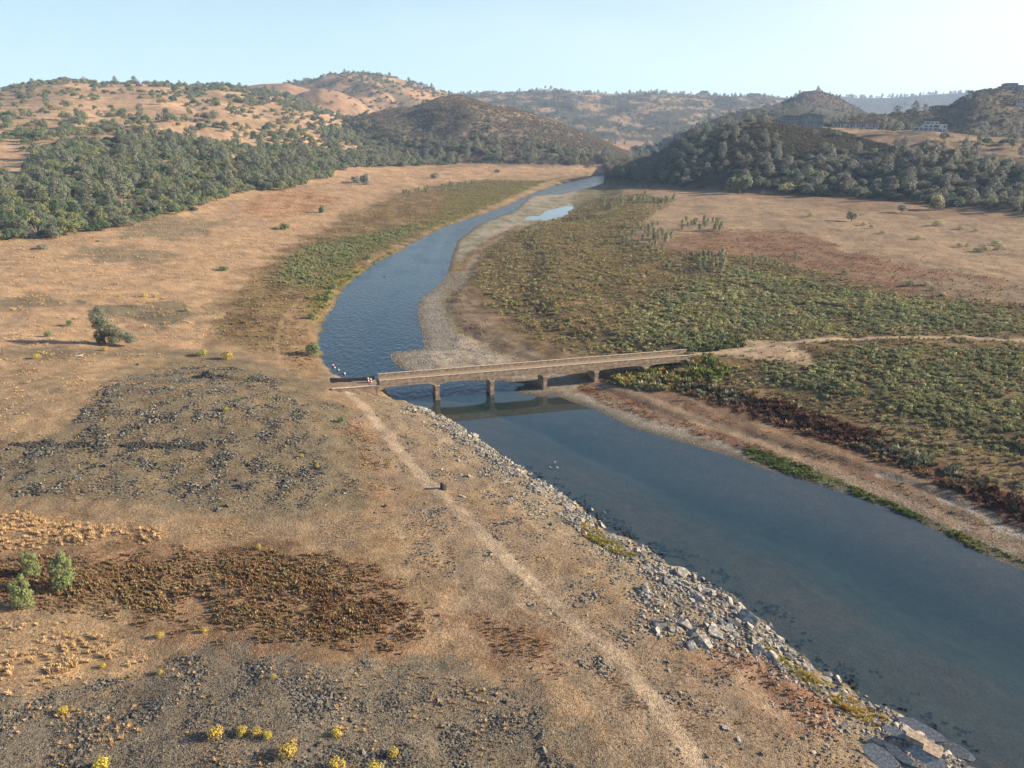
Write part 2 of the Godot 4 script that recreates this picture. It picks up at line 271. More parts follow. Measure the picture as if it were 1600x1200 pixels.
func height(x: float, d: float) -> float:
	var h := valley(x, d) if d < 1160.0 else 4.0
	if d > 330.0:
		var f := far(x, d).x
		var k := 4.0
		h = maxf(h, f) + maxf(k - absf(h - f), 0.0) ** 2 / (4.0 * k)
	return h
var ZONES := [   # outline, its two colours, how far its edge wanders (m)
	["golden_upstream", PackedVector2Array([Vector2(-282, 359), Vector2(-234, 374.8), Vector2(-215, 488.3), Vector2(-179.2, 686.7), Vector2(-163.6, 786.9), Vector2(-82, 950.3), Vector2(54.1, 1046), Vector2(167.6, 1113), Vector2(150.9, 1000), Vector2(85.9, 993.8), Vector2(0, 889.9), Vector2(-67, 771.6), Vector2(-105.3, 671.3), Vector2(-120, 524.7), Vector2(-112.1, 405.3), Vector2(-114.2, 352.6), Vector2(-107.3, 294.5), Vector2(-108.8, 254.1), Vector2(-89.7, 223.7), Vector2(-94.6, 200.7), Vector2(-157.7, 190.2)]), Color(0.47, 0.315, 0.185), Color(0.35, 0.245, 0.15), 5.0],
	["olive_patch_a", PackedVector2Array([Vector2(-228, 429), Vector2(-217.7, 465.5), Vector2(-175.7, 451.5), Vector2(-170.7, 408.1), Vector2(-184.1, 381.8), Vector2(-206.4, 379.4)]), Color(0.29, 0.22, 0.135), Color(0.22, 0.175, 0.11), 9.0],
	["olive_patch_b", PackedVector2Array([Vector2(-212, 334.8), Vector2(-205.9, 359.5), Vector2(-173.6, 351.9), Vector2(-154.4, 336.4), Vector2(-164.4, 319.3), Vector2(-189.2, 317.7)]), Color(0.29, 0.22, 0.135), Color(0.22, 0.175, 0.11), 9.0],
	["olive_patch_c", PackedVector2Array([Vector2(-149.1, 241.3), Vector2(-138.9, 251.7), Vector2(-117.7, 250.4), Vector2(-110.4, 238.6), Vector2(-109.2, 225.8), Vector2(-128, 225.7), Vector2(-138.2, 229.3)]), Color(0.22, 0.175, 0.11), Color(0.16, 0.135, 0.09), 9.0],
	["olive_patch_d", PackedVector2Array([Vector2(-104.9, 250), Vector2(-96.4, 242.3), Vector2(-90.1, 225.7), Vector2(-95, 223.9)]), Color(0.22, 0.175, 0.11), Color(0.17, 0.14, 0.09), 9.0],
	["olive_patch_e", PackedVector2Array([Vector2(-182.2, 247.8), Vector2(-171.3, 255.8), Vector2(-157.7, 248.5), Vector2(-160.2, 234.6), Vector2(-174.7, 236.7)]), Color(0.26, 0.2, 0.12), Color(0.22, 0.17, 0.11), 9.0],
	["reddish_upstream", PackedVector2Array([Vector2(-217.1, 606.9), Vector2(-183.6, 658.6), Vector2(-134.8, 592.5), Vector2(-140.6, 498.1), Vector2(-154.2, 458.7), Vector2(-184.5, 499.1)]), Color(0.34, 0.19, 0.11), Color(0.4, 0.25, 0.14), 7.0],
	["brown_weeds_left", PackedVector2Array([Vector2(-93.7, 671.6), Vector2(-65.8, 757.5), Vector2(-28.8, 831.5), Vector2(21.7, 834.1), Vector2(-5.8, 666.2), Vector2(-36.6, 516.9), Vector2(-57.5, 429.9), Vector2(-68.7, 363.4), Vector2(-71.6, 308.3), Vector2(-71, 265.8), Vector2(-66.1, 226.8), Vector2(-54.1, 192.8), Vector2(-57, 180.8), Vector2(-68.6, 195.8), Vector2(-85.5, 206.5), Vector2(-98.4, 217.1), Vector2(-107.3, 259.2), Vector2(-113.7, 313.4), Vector2(-117.6, 375.2), Vector2(-114.7, 500)]), Color(0.165, 0.118, 0.068), Color(0.235, 0.165, 0.09), 10.0],
	["green_weeds_left", PackedVector2Array([Vector2(-111.7, 378), Vector2(-90.3, 422.4), Vector2(-68.1, 480.5), Vector2(-47.1, 534.4), Vector2(-56.4, 452.8), Vector2(-71.7, 380.3), Vector2(-74.4, 321.4), Vector2(-79.2, 288.8), Vector2(-90.5, 287), Vector2(-100.9, 290.9), Vector2(-108.6, 333.9)]), Color(0.115, 0.108, 0.055), Color(0.19, 0.145, 0.075), 8.0],
	["olive_shore_left", PackedVector2Array([Vector2(-64, 735.7), Vector2(-27.7, 798.8), Vector2(36.8, 848.6), Vector2(82.7, 956.4), Vector2(36, 828.5), Vector2(-5.7, 646.2), Vector2(-28.8, 544.5), Vector2(-47.4, 486.1), Vector2(-62.2, 436.1), Vector2(-56.1, 530.3)]), Color(0.17, 0.15, 0.06), Color(0.22, 0.16, 0.08), 4.0],
	["gold_shore_left", PackedVector2Array([Vector2(-82.6, 302.4), Vector2(-72.7, 334.8), Vector2(-67, 372.4), Vector2(-58.6, 409.2), Vector2(-67.3, 337.9), Vector2(-70.4, 302.4), Vector2(-70.1, 272.2), Vector2(-67.1, 243.4), Vector2(-71.6, 241), Vector2(-79.9, 267.2)]), Color(0.3, 0.225, 0.09), Color(0.2, 0.16, 0.06), 2.0],
	["bare_track_left", PackedVector2Array([Vector2(-84.4, 266), Vector2(-79.5, 270.2), Vector2(-68.1, 224.9), Vector2(-59.2, 199), Vector2(-51.2, 178.4), Vector2(-55.8, 176.7), Vector2(-66, 196.3), Vector2(-77.6, 230.2)]), Color(0.33, 0.22, 0.125), Color(0.24, 0.16, 0.09), 2.0],
	["tan_flat", PackedVector2Array([Vector2(-157.7, 190.2), Vector2(-143.8, 190.8), Vector2(-110, 194.5), Vector2(-85.8, 197.6), Vector2(-97.2, 190.2), Vector2(-104.3, 176.9), Vector2(-92.8, 148.2), Vector2(-89.4, 130), Vector2(-98.7, 124.8), Vector2(-111.5, 125.3)]), Color(0.4, 0.28, 0.165), Color(0.3, 0.215, 0.13), 3.0],
	["grey_strip", PackedVector2Array([Vector2(-159.3, 192.5), Vector2(-126.4, 191.7), Vector2(-94.6, 200.7), Vector2(-81.1, 199.8), Vector2(-63.8, 186.2), Vector2(-43.6, 161.9), Vector2(-46, 159.2), Vector2(-59.1, 167), Vector2(-82.1, 192.8), Vector2(-109.3, 186.1), Vector2(-124, 181.8), Vector2(-151.2, 181.4)]), Color(0.25, 0.195, 0.125), Color(0.21, 0.16, 0.1), 2.0],
	["knoll_stones", PackedVector2Array([Vector2(-101, 177), Vector2(-93.2, 189.2), Vector2(-81.9, 194.7), Vector2(-63.8, 180.7), Vector2(-43.8, 156.5), Vector2(-27.9, 135), Vector2(-20.4, 119.5), Vector2(-18.8, 108.3), Vector2(-25.6, 103.9), Vector2(-39.3, 100.1), Vector2(-52.3, 101.8), Vector2(-63.3, 103.1), Vector2(-78.7, 104), Vector2(-97, 105.6), Vector2(-110.6, 124), Vector2(-91.2, 124.5), Vector2(-87.1, 137.8)]), Color(0.235, 0.185, 0.115), Color(0.185, 0.15, 0.1), 4.0],
	["knoll_reddish", PackedVector2Array([Vector2(-33.7, 143.8), Vector2(-26.2, 132.4), Vector2(-19.2, 119.5), Vector2(-15.2, 105.5), Vector2(-17.4, 98.6), Vector2(-22.9, 106.4), Vector2(-29.5, 122.9), Vector2(-36, 135.8)]), Color(0.3, 0.2, 0.125), Color(0.26, 0.185, 0.12), 3.0],
	["shelf", PackedVector2Array([Vector2(-96, 104.4), Vector2(-78.3, 103.5), Vector2(-62.3, 101), Vector2(-41.1, 99.3), Vector2(-21.5, 104.5), Vector2(-16.4, 98.7), Vector2(-18.8, 89), Vector2(-34.2, 93.3), Vector2(-48.8, 93.4), Vector2(-59.3, 95.1), Vector2(-76.8, 100.9), Vector2(-93.6, 101.2)]), Color(0.3, 0.21, 0.125), Color(0.26, 0.19, 0.12), 2.0],
	["golden_tufts_a", PackedVector2Array([Vector2(-94.4, 102.2), Vector2(-83.7, 101.9), Vector2(-71.5, 99), Vector2(-60.1, 96.6), Vector2(-53.5, 95.3), Vector2(-53, 92.2), Vector2(-62.1, 91.3), Vector2(-69.9, 90), Vector2(-82.2, 86.4)]), Color(0.4, 0.27, 0.15), Color(0.29, 0.19, 0.105), 1.5],
	["weeds_near", PackedVector2Array([Vector2(-82.2, 86.4), Vector2(-69.4, 89.2), Vector2(-60.7, 88.8), Vector2(-47.5, 90.4), Vector2(-37.1, 93.3), Vector2(-25.8, 90.9), Vector2(-16.3, 85.1), Vector2(-11, 77.5), Vector2(-8.7, 71.2), Vector2(-15.5, 69.6), Vector2(-27.3, 70.4), Vector2(-40.2, 73.1), Vector2(-51.2, 75.7), Vector2(-60.6, 75.2), Vector2(-73.2, 74.6)]), Color(0.205, 0.13, 0.075), Color(0.265, 0.17, 0.1), 8.0],
	["golden_tufts_b", PackedVector2Array([Vector2(-72.6, 73.9), Vector2(-59.9, 74), Vector2(-49.9, 73.2), Vector2(-43.2, 69.1), Vector2(-43.3, 64.8), Vector2(-48.6, 62.8), Vector2(-53, 60.9), Vector2(-62.3, 60.3)]), Color(0.38, 0.26, 0.15), Color(0.28, 0.2, 0.12), 2.0],
	["stony_front", PackedVector2Array([Vector2(-49.9, 62.6), Vector2(-43.1, 65.8), Vector2(-38.7, 69.6), Vector2(-22.8, 67.8), Vector2(-7.8, 69.3), Vector2(0, 66.4), Vector2(7, 59.8), Vector2(12.3, 49.9), Vector2(-34.6, 46.6), Vector2(-52, 46.7), Vector2(-61.3, 58.9)]), Color(0.215, 0.17, 0.118), Color(0.175, 0.145, 0.105), 3.0],
	["corridor", PackedVector2Array([Vector2(-39.6, 160.9), Vector2(-31.3, 161.9), Vector2(-15.7, 131.8), Vector2(-4.5, 109.5), Vector2(4.9, 93.7), Vector2(14.2, 81.6), Vector2(21.2, 73.6), Vector2(27.1, 68.4), Vector2(31.3, 57.2), Vector2(30.4, 48.8), Vector2(14.9, 48), Vector2(7.1, 61.5), Vector2(-3.2, 73.2), Vector2(-10.1, 86.5), Vector2(-17.3, 105), Vector2(-25.7, 129.5)]), Color(0.285, 0.212, 0.142), Color(0.235, 0.178, 0.12), 4.0],
	["red_patch_a", PackedVector2Array([Vector2(-8.4, 77.1), Vector2(-0.9, 78.5), Vector2(5.7, 73.6), Vector2(7.5, 66.6), Vector2(3.7, 64.3), Vector2(-3.1, 68.5), Vector2(-8, 71.8)]), Color(0.26, 0.165, 0.1), Color(0.27, 0.19, 0.12), 3.0],
	["red_patch_b", PackedVector2Array([Vector2(19.3, 72.3), Vector2(26.5, 74.6), Vector2(35.3, 73.1), Vector2(40.3, 66.1), Vector2(37, 57.6), Vector2(31.6, 59.8), Vector2(26.1, 65)]), Color(0.28, 0.165, 0.105), Color(0.25, 0.18, 0.12), 3.0],
	["shore_grass_a", PackedVector2Array([Vector2(11.6, 107), Vector2(15.3, 105.5), Vector2(18.3, 99.6), Vector2(20.3, 96.5), Vector2(18.6, 95), Vector2(14.8, 97.2), Vector2(11.7, 102.6)]), Color(0.27, 0.17, 0.05), Color(0.2, 0.17, 0.05), 0.8],
	["shore_grass_b", PackedVector2Array([Vector2(33.3, 77.2), Vector2(35.7, 73.2), Vector2(39.4, 69.2), Vector2(43.9, 64), Vector2(41.9, 61.8), Vector2(39.6, 63.2), Vector2(36.4, 67.8), Vector2(33.3, 73.5)]), Color(0.27, 0.19, 0.06), Color(0.22, 0.18, 0.07), 0.8],
	["bar_olive", PackedVector2Array([Vector2(-29.5, 513.1), Vector2(0, 579.4), Vector2(28.6, 653.2), Vector2(66.5, 726.2), Vector2(78.8, 693.3), Vector2(55.4, 600.7), Vector2(35.6, 502.9), Vector2(0, 424.6), Vector2(-17.4, 351.2), Vector2(-28.1, 337.3), Vector2(-31.7, 402.7)]), Color(0.26, 0.235, 0.15), Color(0.3, 0.27, 0.2), 5.0],
	["mud_far", PackedVector2Array([Vector2(70.4, 808.8), Vector2(137.6, 860), Vector2(131.8, 757.5), Vector2(92.6, 662.1), Vector2(55.5, 574.3), Vector2(40.2, 570.7), Vector2(63.4, 691.2)]), Color(0.15, 0.13, 0.075), Color(0.2, 0.17, 0.1), 5.0],
	["dirt_slope", PackedVector2Array([Vector2(12.9, 485), Vector2(-9.6, 428.8), Vector2(-18.7, 379), Vector2(-18.8, 319.3), Vector2(-13.3, 262.1), Vector2(-2.1, 221.6), Vector2(13.2, 200), Vector2(18.6, 196.1), Vector2(3.6, 192), Vector2(-7.9, 208.5), Vector2(-18.4, 232.7), Vector2(-26.2, 271.1), Vector2(-28.4, 329.8), Vector2(-19.7, 399.8), Vector2(0, 478.8)]), Color(0.21, 0.152, 0.1), Color(0.255, 0.19, 0.125), 2.5],
	["shore_ochre", PackedVector2Array([Vector2(-29.8, 350.6), Vector2(-25.1, 356.4), Vector2(-25.8, 307.7), Vector2(-24.9, 270.6), Vector2(-20.7, 242.3), Vector2(-15.8, 226), Vector2(-17.9, 225.1), Vector2(-24.8, 247.5), Vector2(-28.5, 276.7), Vector2(-29.5, 308.4)]), Color(0.26, 0.19, 0.07), Color(0.22, 0.2, 0.1), 1.0],
	["weeds_right", PackedVector2Array([Vector2(12.9, 485), Vector2(38.8, 550.2), Vector2(63.9, 607.5), Vector2(116.1, 665), Vector2(138.7, 609.2), Vector2(87.8, 472.5), Vector2(64.3, 400.8), Vector2(79.8, 355.5), Vector2(122.7, 340.6), Vector2(134.5, 296.4), Vector2(149.1, 262.4), Vector2(187.7, 239.4), Vector2(93.6, 92.5), Vector2(90.4, 109.9), Vector2(83.5, 128.3), Vector2(71.7, 146.1), Vector2(55.1, 162.7), Vector2(44.1, 177.1), Vector2(28.9, 190.1), Vector2(16.9, 198.5), Vector2(0, 225), Vector2(-13.5, 266.9), Vector2(-17.9, 317.9), Vector2(-17, 378.6), Vector2(-7.7, 429.9)]), Color(0.155, 0.112, 0.062), Color(0.21, 0.15, 0.082), 8.0],
	["weeds_green", PackedVector2Array([Vector2(47.2, 256.4), Vector2(99.9, 315.7), Vector2(127.4, 279.8), Vector2(151.5, 253.8), Vector2(175.4, 222.3), Vector2(166.1, 209.1), Vector2(106.2, 206.3), Vector2(76.9, 205), Vector2(55.8, 197.4), Vector2(37, 195.8), Vector2(25.2, 206.4), Vector2(34.3, 231)]), Color(0.115, 0.102, 0.054), Color(0.15, 0.12, 0.062), 9.0],
	["weeds_green_b", PackedVector2Array([Vector2(66.9, 186), Vector2(102, 197.1), Vector2(156.5, 195.5), Vector2(107.1, 117.4), Vector2(96.7, 140.2), Vector2(83.7, 157), Vector2(66.1, 172.2)]), Color(0.11, 0.098, 0.052), Color(0.145, 0.115, 0.06), 6.0],
	["red_bare", PackedVector2Array([Vector2(89.6, 402), Vector2(125.3, 427.5), Vector2(163.1, 427.1), Vector2(170.9, 359.7), Vector2(176.8, 315.8), Vector2(208.6, 268.6), Vector2(184.7, 235.3), Vector2(148.2, 260.6), Vector2(132.5, 291.5), Vector2(121.4, 337), Vector2(82.4, 353)]), Color(0.25, 0.145, 0.088), Color(0.22, 0.145, 0.095), 6.0],
	["golden_right", PackedVector2Array([Vector2(123.9, 676.5), Vector2(179.4, 686.1), Vector2(209.5, 598.2), Vector2(238.4, 510.9), Vector2(277.3, 461.8), Vector2(319.6, 424.2), Vector2(206.3, 265.4), Vector2(175.3, 312.8), Vector2(167.1, 351.3), Vector2(161.4, 422.3), Vector2(124.1, 423.1), Vector2(91.9, 412.6), Vector2(87.8, 472.5)]), Color(0.36, 0.26, 0.165), Color(0.285, 0.205, 0.135), 8.0],
	["greyish_right", PackedVector2Array([Vector2(159.7, 293.2), Vector2(183.5, 288.5), Vector2(204.4, 262.8), Vector2(187.7, 239.4), Vector2(158.9, 254.6)]), Color(0.25, 0.185, 0.125), Color(0.2, 0.15, 0.1), 8.0],
	["maroon_band", PackedVector2Array([Vector2(38.9, 185.9), Vector2(47.6, 178.1), Vector2(56.8, 168.7), Vector2(73.3, 150), Vector2(85.4, 131.8), Vector2(92.7, 113.5), Vector2(96.2, 99.9), Vector2(92.9, 95.4), Vector2(87.7, 105.8), Vector2(80, 121.8), Vector2(68.3, 137.8), Vector2(56.2, 151.3), Vector2(44.6, 165), Vector2(38.4, 174.1)]), Color(0.1, 0.05, 0.035), Color(0.15, 0.075, 0.05), 2.0],
	["dirt_right", PackedVector2Array([Vector2(17, 177.3), Vector2(26.8, 174.7), Vector2(39.1, 168.9), Vector2(51.9, 151.9), Vector2(67, 134.7), Vector2(78.2, 118.3), Vector2(85.2, 102), Vector2(90.1, 91.7), Vector2(87.3, 88.1), Vector2(82.3, 97.5), Vector2(73.8, 110.2), Vector2(63.2, 125.3), Vector2(52.1, 138.2), Vector2(39, 153.4), Vector2(25.7, 166.1), Vector2(15, 172.5)]), Color(0.235, 0.16, 0.105), Color(0.18, 0.115, 0.075), 2.5],
	["red_shore", PackedVector2Array([Vector2(17.1, 178.1), Vector2(25.3, 175.8), Vector2(33.1, 162.8), Vector2(44.1, 149.8), Vector2(53, 141), Vector2(64.1, 127.7), Vector2(57.9, 128.2), Vector2(48.1, 138.5), Vector2(36.7, 149.4), Vector2(23.6, 162.4), Vector2(18.2, 172.2)]), Color(0.2, 0.105, 0.07), Color(0.25, 0.17, 0.11), 2.0],
	["sandy_junction", PackedVector2Array([Vector2(57.7, 191.2), Vector2(71, 204.8), Vector2(82.6, 202.2), Vector2(84.4, 193.6), Vector2(82.5, 180.6), Vector2(73.8, 185.2), Vector2(63.4, 186.2), Vector2(58.2, 186.6)]), Color(0.4, 0.3, 0.2), Color(0.34, 0.25, 0.165), 1.5],
	["green_strip_right", PackedVector2Array([Vector2(50.3, 139), Vector2(58.1, 132.2), Vector2(63.1, 125.1), Vector2(69.2, 117.1), Vector2(75.3, 106.8), Vector2(81.9, 96.9), Vector2(87.5, 88.3), Vector2(85.6, 85.8), Vector2(79.7, 93.6), Vector2(73.1, 103), Vector2(66.2, 113.1), Vector2(60, 120.5), Vector2(54, 127.9), Vector2(48.4, 135)]), Color(0.07, 0.1, 0.022), Color(0.1, 0.12, 0.03), 0.7],
]
var PATHS := [   # line, half width (m), colour, how worn
	[PackedVector2Array([Vector2(-39.9, 162.4), Vector2(-30.1, 143.2), Vector2(-19.9, 124.4), Vector2(-13.2, 112.9), Vector2(-7.5, 104), Vector2(-1, 92.9), Vector2(5.4, 82.8), Vector2(11.4, 73.3), Vector2(16.2, 64.3), Vector2(19.2, 55.5), Vector2(21, 48.1)]), 1.1, Color(0.42, 0.325, 0.225), 0.8],
	[PackedVector2Array([Vector2(-26.9, 129.2), Vector2(-17.1, 96.7), Vector2(-14.3, 83), Vector2(-9, 74.6), Vector2(-3, 67.4), Vector2(2.1, 59.5)]), 0.4, Color(0.33, 0.245, 0.155), 0.5],
	[PackedVector2Array([Vector2(-56.8, 167.4), Vector2(-72.3, 209), Vector2(-79.7, 238.5), Vector2(-82.4, 271.9)]), 0.5, Color(0.36, 0.25, 0.15), 0.5],
	[PackedVector2Array([Vector2(-55.8, 176.7), Vector2(-65.9, 206.8), Vector2(-73.2, 235.7), Vector2(-78.8, 267.8)]), 0.5, Color(0.36, 0.25, 0.15), 0.4],
	[PackedVector2Array([Vector2(-151.2, 201.7), Vector2(-148.6, 206.3), Vector2(-156.7, 222), Vector2(-159.9, 228.8)]), 0.7, Color(0.42, 0.31, 0.2), 0.6],
	[PackedVector2Array([Vector2(-90.6, 154.8), Vector2(-106.1, 165.9), Vector2(-123.3, 175.3), Vector2(-134.1, 176.5)]), 0.8, Color(0.42, 0.29, 0.18), 0.5],
	[PackedVector2Array([Vector2(-162.6, 269.6), Vector2(-154.4, 298.4), Vector2(-146.1, 345.8), Vector2(-137, 404.4), Vector2(-105.3, 497)]), 1.0, Color(0.44, 0.3, 0.18), 0.4],
	[PackedVector2Array([Vector2(51.6, 188.4), Vector2(64.9, 191.1), Vector2(81.2, 201), Vector2(99.5, 204.1), Vector2(114.4, 203.6), Vector2(135.2, 206.2), Vector2(151.6, 201.9), Vector2(167.7, 198.1)]), 1.2, Color(0.46, 0.35, 0.24), 0.8],
	[PackedVector2Array([Vector2(74.9, 174.2), Vector2(79.2, 168.4), Vector2(83.6, 160.4), Vector2(87.8, 150.1), Vector2(91.1, 137.5), Vector2(95.4, 129)]), 0.7, Color(0.34, 0.25, 0.17), 0.45],
	[PackedVector2Array([Vector2(22, 176.4), Vector2(32.3, 167.4), Vector2(44.4, 151.3), Vector2(55.2, 139.4), Vector2(64.1, 127.7), Vector2(71.5, 116.9), Vector2(78.1, 107.8), Vector2(83.8, 99.9), Vector2(88.8, 92.6)]), 1.6, Color(0.36, 0.265, 0.175), 0.7],
	[PackedVector2Array([Vector2(-18.7, 379), Vector2(-22.7, 320.6), Vector2(-17.4, 262.9), Vector2(-8.5, 226.4), Vector2(3.9, 204.6), Vector2(12.9, 194.2)]), 1.0, Color(0.31, 0.235, 0.155), 0.6],
	[PackedVector2Array([Vector2(189.2, 426.4), Vector2(177.4, 406.7), Vector2(175.7, 394.1), Vector2(193.5, 360.2), Vector2(204.6, 324.3), Vector2(213.7, 294.7)]), 1.0, Color(0.42, 0.28, 0.17), 0.5],
	[PackedVector2Array([Vector2(39.5, 310.9), Vector2(29.5, 388.4), Vector2(37.3, 467.9)]), 0.9, Color(0.13, 0.095, 0.05), 0.4],
	[PackedVector2Array([Vector2(107.6, 416.8), Vector2(154.3, 384.2), Vector2(179.3, 332.1), Vector2(203.6, 279.3)]), 1.2, Color(0.2, 0.125, 0.08), 0.35],
]
var AREAS := {
	"forest_left": PackedVector2Array([Vector2(-513.2, 622), Vector2(-375.8, 540.9), Vector2(-371.3, 567.9), Vector2(-438.7, 692.8), Vector2(-420.6, 735.7), Vector2(-399.9, 782.9), Vector2(-372.4, 810.6), Vector2(-332.5, 829.9), Vector2(-300.6, 837.6), Vector2(-257.1, 857.1), Vector2(-216.5, 899.8), Vector2(-185.9, 760.6), Vector2(-191.8, 689.5), Vector2(-197.3, 628.7), Vector2(-217.1, 606.9), Vector2(-220.3, 559.4), Vector2(-215, 488.3), Vector2(-223.5, 443.4), Vector2(-226.9, 412), Vector2(-229.5, 378.7), Vector2(-246.9, 368.8), Vector2(-290, 337.3)]),
	"forest_left_far": PackedVector2Array([Vector2(-296, 866.6), Vector2(-258.1, 943.9), Vector2(-213.5, 1039), Vector2(-152.8, 1115), Vector2(-79, 1083), Vector2(-71.9, 1044), Vector2(-131.5, 953.6), Vector2(-180.6, 872), Vector2(-193.9, 815.8), Vector2(-225.6, 874.8)]),
	"band_a": PackedVector2Array([Vector2(-726.6, 899), Vector2(-564.5, 905.5), Vector2(-503.8, 890.4), Vector2(-439.4, 864.7), Vector2(-332.5, 829.9), Vector2(-364.3, 762.6), Vector2(-429.6, 741.1), Vector2(-472.8, 690.6), Vector2(-537.1, 652.9)]),
	"band_b": PackedVector2Array([Vector2(-509.3, 976.1), Vector2(-426.8, 973.3), Vector2(-356.3, 1004), Vector2(-299.6, 1009), Vector2(-250.8, 1229), Vector2(-157.4, 1153), Vector2(-219, 1068), Vector2(-289.1, 916.5), Vector2(-360.7, 905), Vector2(-426.7, 885.3)]),
	"forest_right": PackedVector2Array([Vector2(203.9, 669.5), Vector2(211.8, 700), Vector2(243.4, 706.9), Vector2(291.9, 724.3), Vector2(330, 726.6), Vector2(361.6, 703.2), Vector2(376, 674.6), Vector2(409.5, 662.7), Vector2(414, 632.8), Vector2(426.4, 602.8), Vector2(477.5, 563.5), Vector2(362.6, 417.7), Vector2(333.6, 472.9), Vector2(326.1, 500.8), Vector2(312.6, 548.3), Vector2(297, 584.8), Vector2(266.4, 609.3), Vector2(239.4, 638.2)]),
	"woods_point": PackedVector2Array([Vector2(125.9, 830.8), Vector2(233.3, 1360), Vector2(319.4, 1558), Vector2(358.1, 1504), Vector2(248.1, 837.9), Vector2(483.9, 1490), Vector2(256.3, 795.4), Vector2(217.9, 799.2), Vector2(191.6, 770), Vector2(211.8, 700), Vector2(203.9, 669.5), Vector2(160.2, 708.4), Vector2(131.7, 757.8)]),
	"brush_bluff": PackedVector2Array([Vector2(206.9, 809.1), Vector2(273, 828.5), Vector2(348.8, 839.9), Vector2(362.9, 790), Vector2(376.4, 710.2), Vector2(330, 726.6), Vector2(243.4, 706.9), Vector2(196.9, 711.1)]),
	"golden_bluff": PackedVector2Array([Vector2(345.3, 733.8), Vector2(374.6, 757.8), Vector2(422.5, 765.6), Vector2(433.2, 738.1), Vector2(403.4, 694), Vector2(370.4, 697.5)]),
	"weeds_grove_a": PackedVector2Array([Vector2(76.9, 627.5), Vector2(113, 646.5), Vector2(145.8, 641.5), Vector2(130.7, 573.2), Vector2(90.9, 544), Vector2(61.3, 477.6), Vector2(61.4, 515.9)]),
	"weeds_grove_b": PackedVector2Array([Vector2(66.1, 452.3), Vector2(91.6, 470.8), Vector2(91.4, 402), Vector2(78.6, 350.2), Vector2(64.4, 358.9), Vector2(57.6, 390.8)]),
	"weeds_grove_c": PackedVector2Array([Vector2(108.2, 466.7), Vector2(135.5, 471.4), Vector2(122.3, 419.3), Vector2(100.2, 425.4)]),
	"weeds_grove_d": PackedVector2Array([Vector2(88.3, 340.8), Vector2(103.5, 343.6), Vector2(89.9, 300.3), Vector2(80.3, 303.5)]),
	"weeds_grove_e": PackedVector2Array([Vector2(109.7, 338.5), Vector2(137.9, 344.6), Vector2(128.6, 319.7), Vector2(104.4, 316.3)]),
	"row_left": PackedVector2Array([Vector2(-100.9, 660.5), Vector2(-68.7, 717.6), Vector2(-37.9, 794.4), Vector2(-33.8, 747.7), Vector2(-65.6, 683), Vector2(-92, 618.5)]),
	"pier_green": PackedVector2Array([Vector2(24.5, 176.1), Vector2(27.6, 180.8), Vector2(36.8, 183.7), Vector2(48.1, 184.6), Vector2(56, 184.8), Vector2(60.7, 176.2), Vector2(46.6, 173.3), Vector2(39.1, 168.9), Vector2(30.5, 171.3)]),
	"dark_escarpment": PackedVector2Array([Vector2(38, 180.8), Vector2(56.8, 168.7), Vector2(73.9, 151.5), Vector2(85.8, 132.5), Vector2(92.3, 112.8), Vector2(96.2, 99.9), Vector2(92.9, 95.4), Vector2(88.4, 107), Vector2(81.5, 124.7), Vector2(70.1, 142.2), Vector2(53.9, 158.6), Vector2(39.6, 171.8)]),
	"junction_green": PackedVector2Array([Vector2(48.4, 197.4), Vector2(68, 207.5), Vector2(71.1, 201.8), Vector2(65.8, 191.1), Vector2(49.4, 186.6)]),
	"outcrop": PackedVector2Array([Vector2(16.9, 84.8), Vector2(23, 94.4), Vector2(28.1, 94.7), Vector2(31.8, 89.8), Vector2(34.4, 83), Vector2(36.5, 74.2), Vector2(30.1, 72.6), Vector2(24.7, 74.2), Vector2(18.2, 74.7), Vector2(15.8, 77.8)]),
	"knoll_dark": PackedVector2Array([Vector2(-95, 165.6), Vector2(-84.2, 188.9), Vector2(-60.6, 166.8), Vector2(-44.8, 144), Vector2(-37.7, 126.7), Vector2(-27.6, 113.3), Vector2(-30.4, 105.9), Vector2(-47.2, 102.2), Vector2(-64.4, 105.1), Vector2(-93.8, 107.2), Vector2(-104.7, 122.7), Vector2(-86.7, 125.3)]),
	"wall_row": PackedVector2Array([Vector2(-106.4, 125.1), Vector2(-60.2, 126.9), Vector2(-58.8, 123.6), Vector2(-103.6, 121.1)]),
	"stones_front": PackedVector2Array([Vector2(-50.3, 61), Vector2(-41.9, 68), Vector2(-7.7, 68.2), Vector2(4.3, 61.4), Vector2(9.1, 49.2), Vector2(-50.2, 47.3), Vector2(-57.2, 57.2)]),
	"stones_col": PackedVector2Array([Vector2(-17.6, 107.3), Vector2(-12, 105.9), Vector2(-8.3, 86.6), Vector2(-12.5, 83.1), Vector2(-16.4, 92.8)]),
	"shallow_stones": PackedVector2Array([Vector2(-6.9, 139.2), Vector2(0, 134.3), Vector2(12.1, 119.3), Vector2(24.2, 105.8), Vector2(34.4, 92.2), Vector2(40.3, 81.8), Vector2(46.9, 71.4), Vector2(51.8, 63.3), Vector2(54.1, 55.8), Vector2(50.9, 51.1), Vector2(49.1, 61.1), Vector2(40.4, 71.4), Vector2(33.1, 87.5), Vector2(17.5, 104.8), Vector2(0, 129.6)]),
}
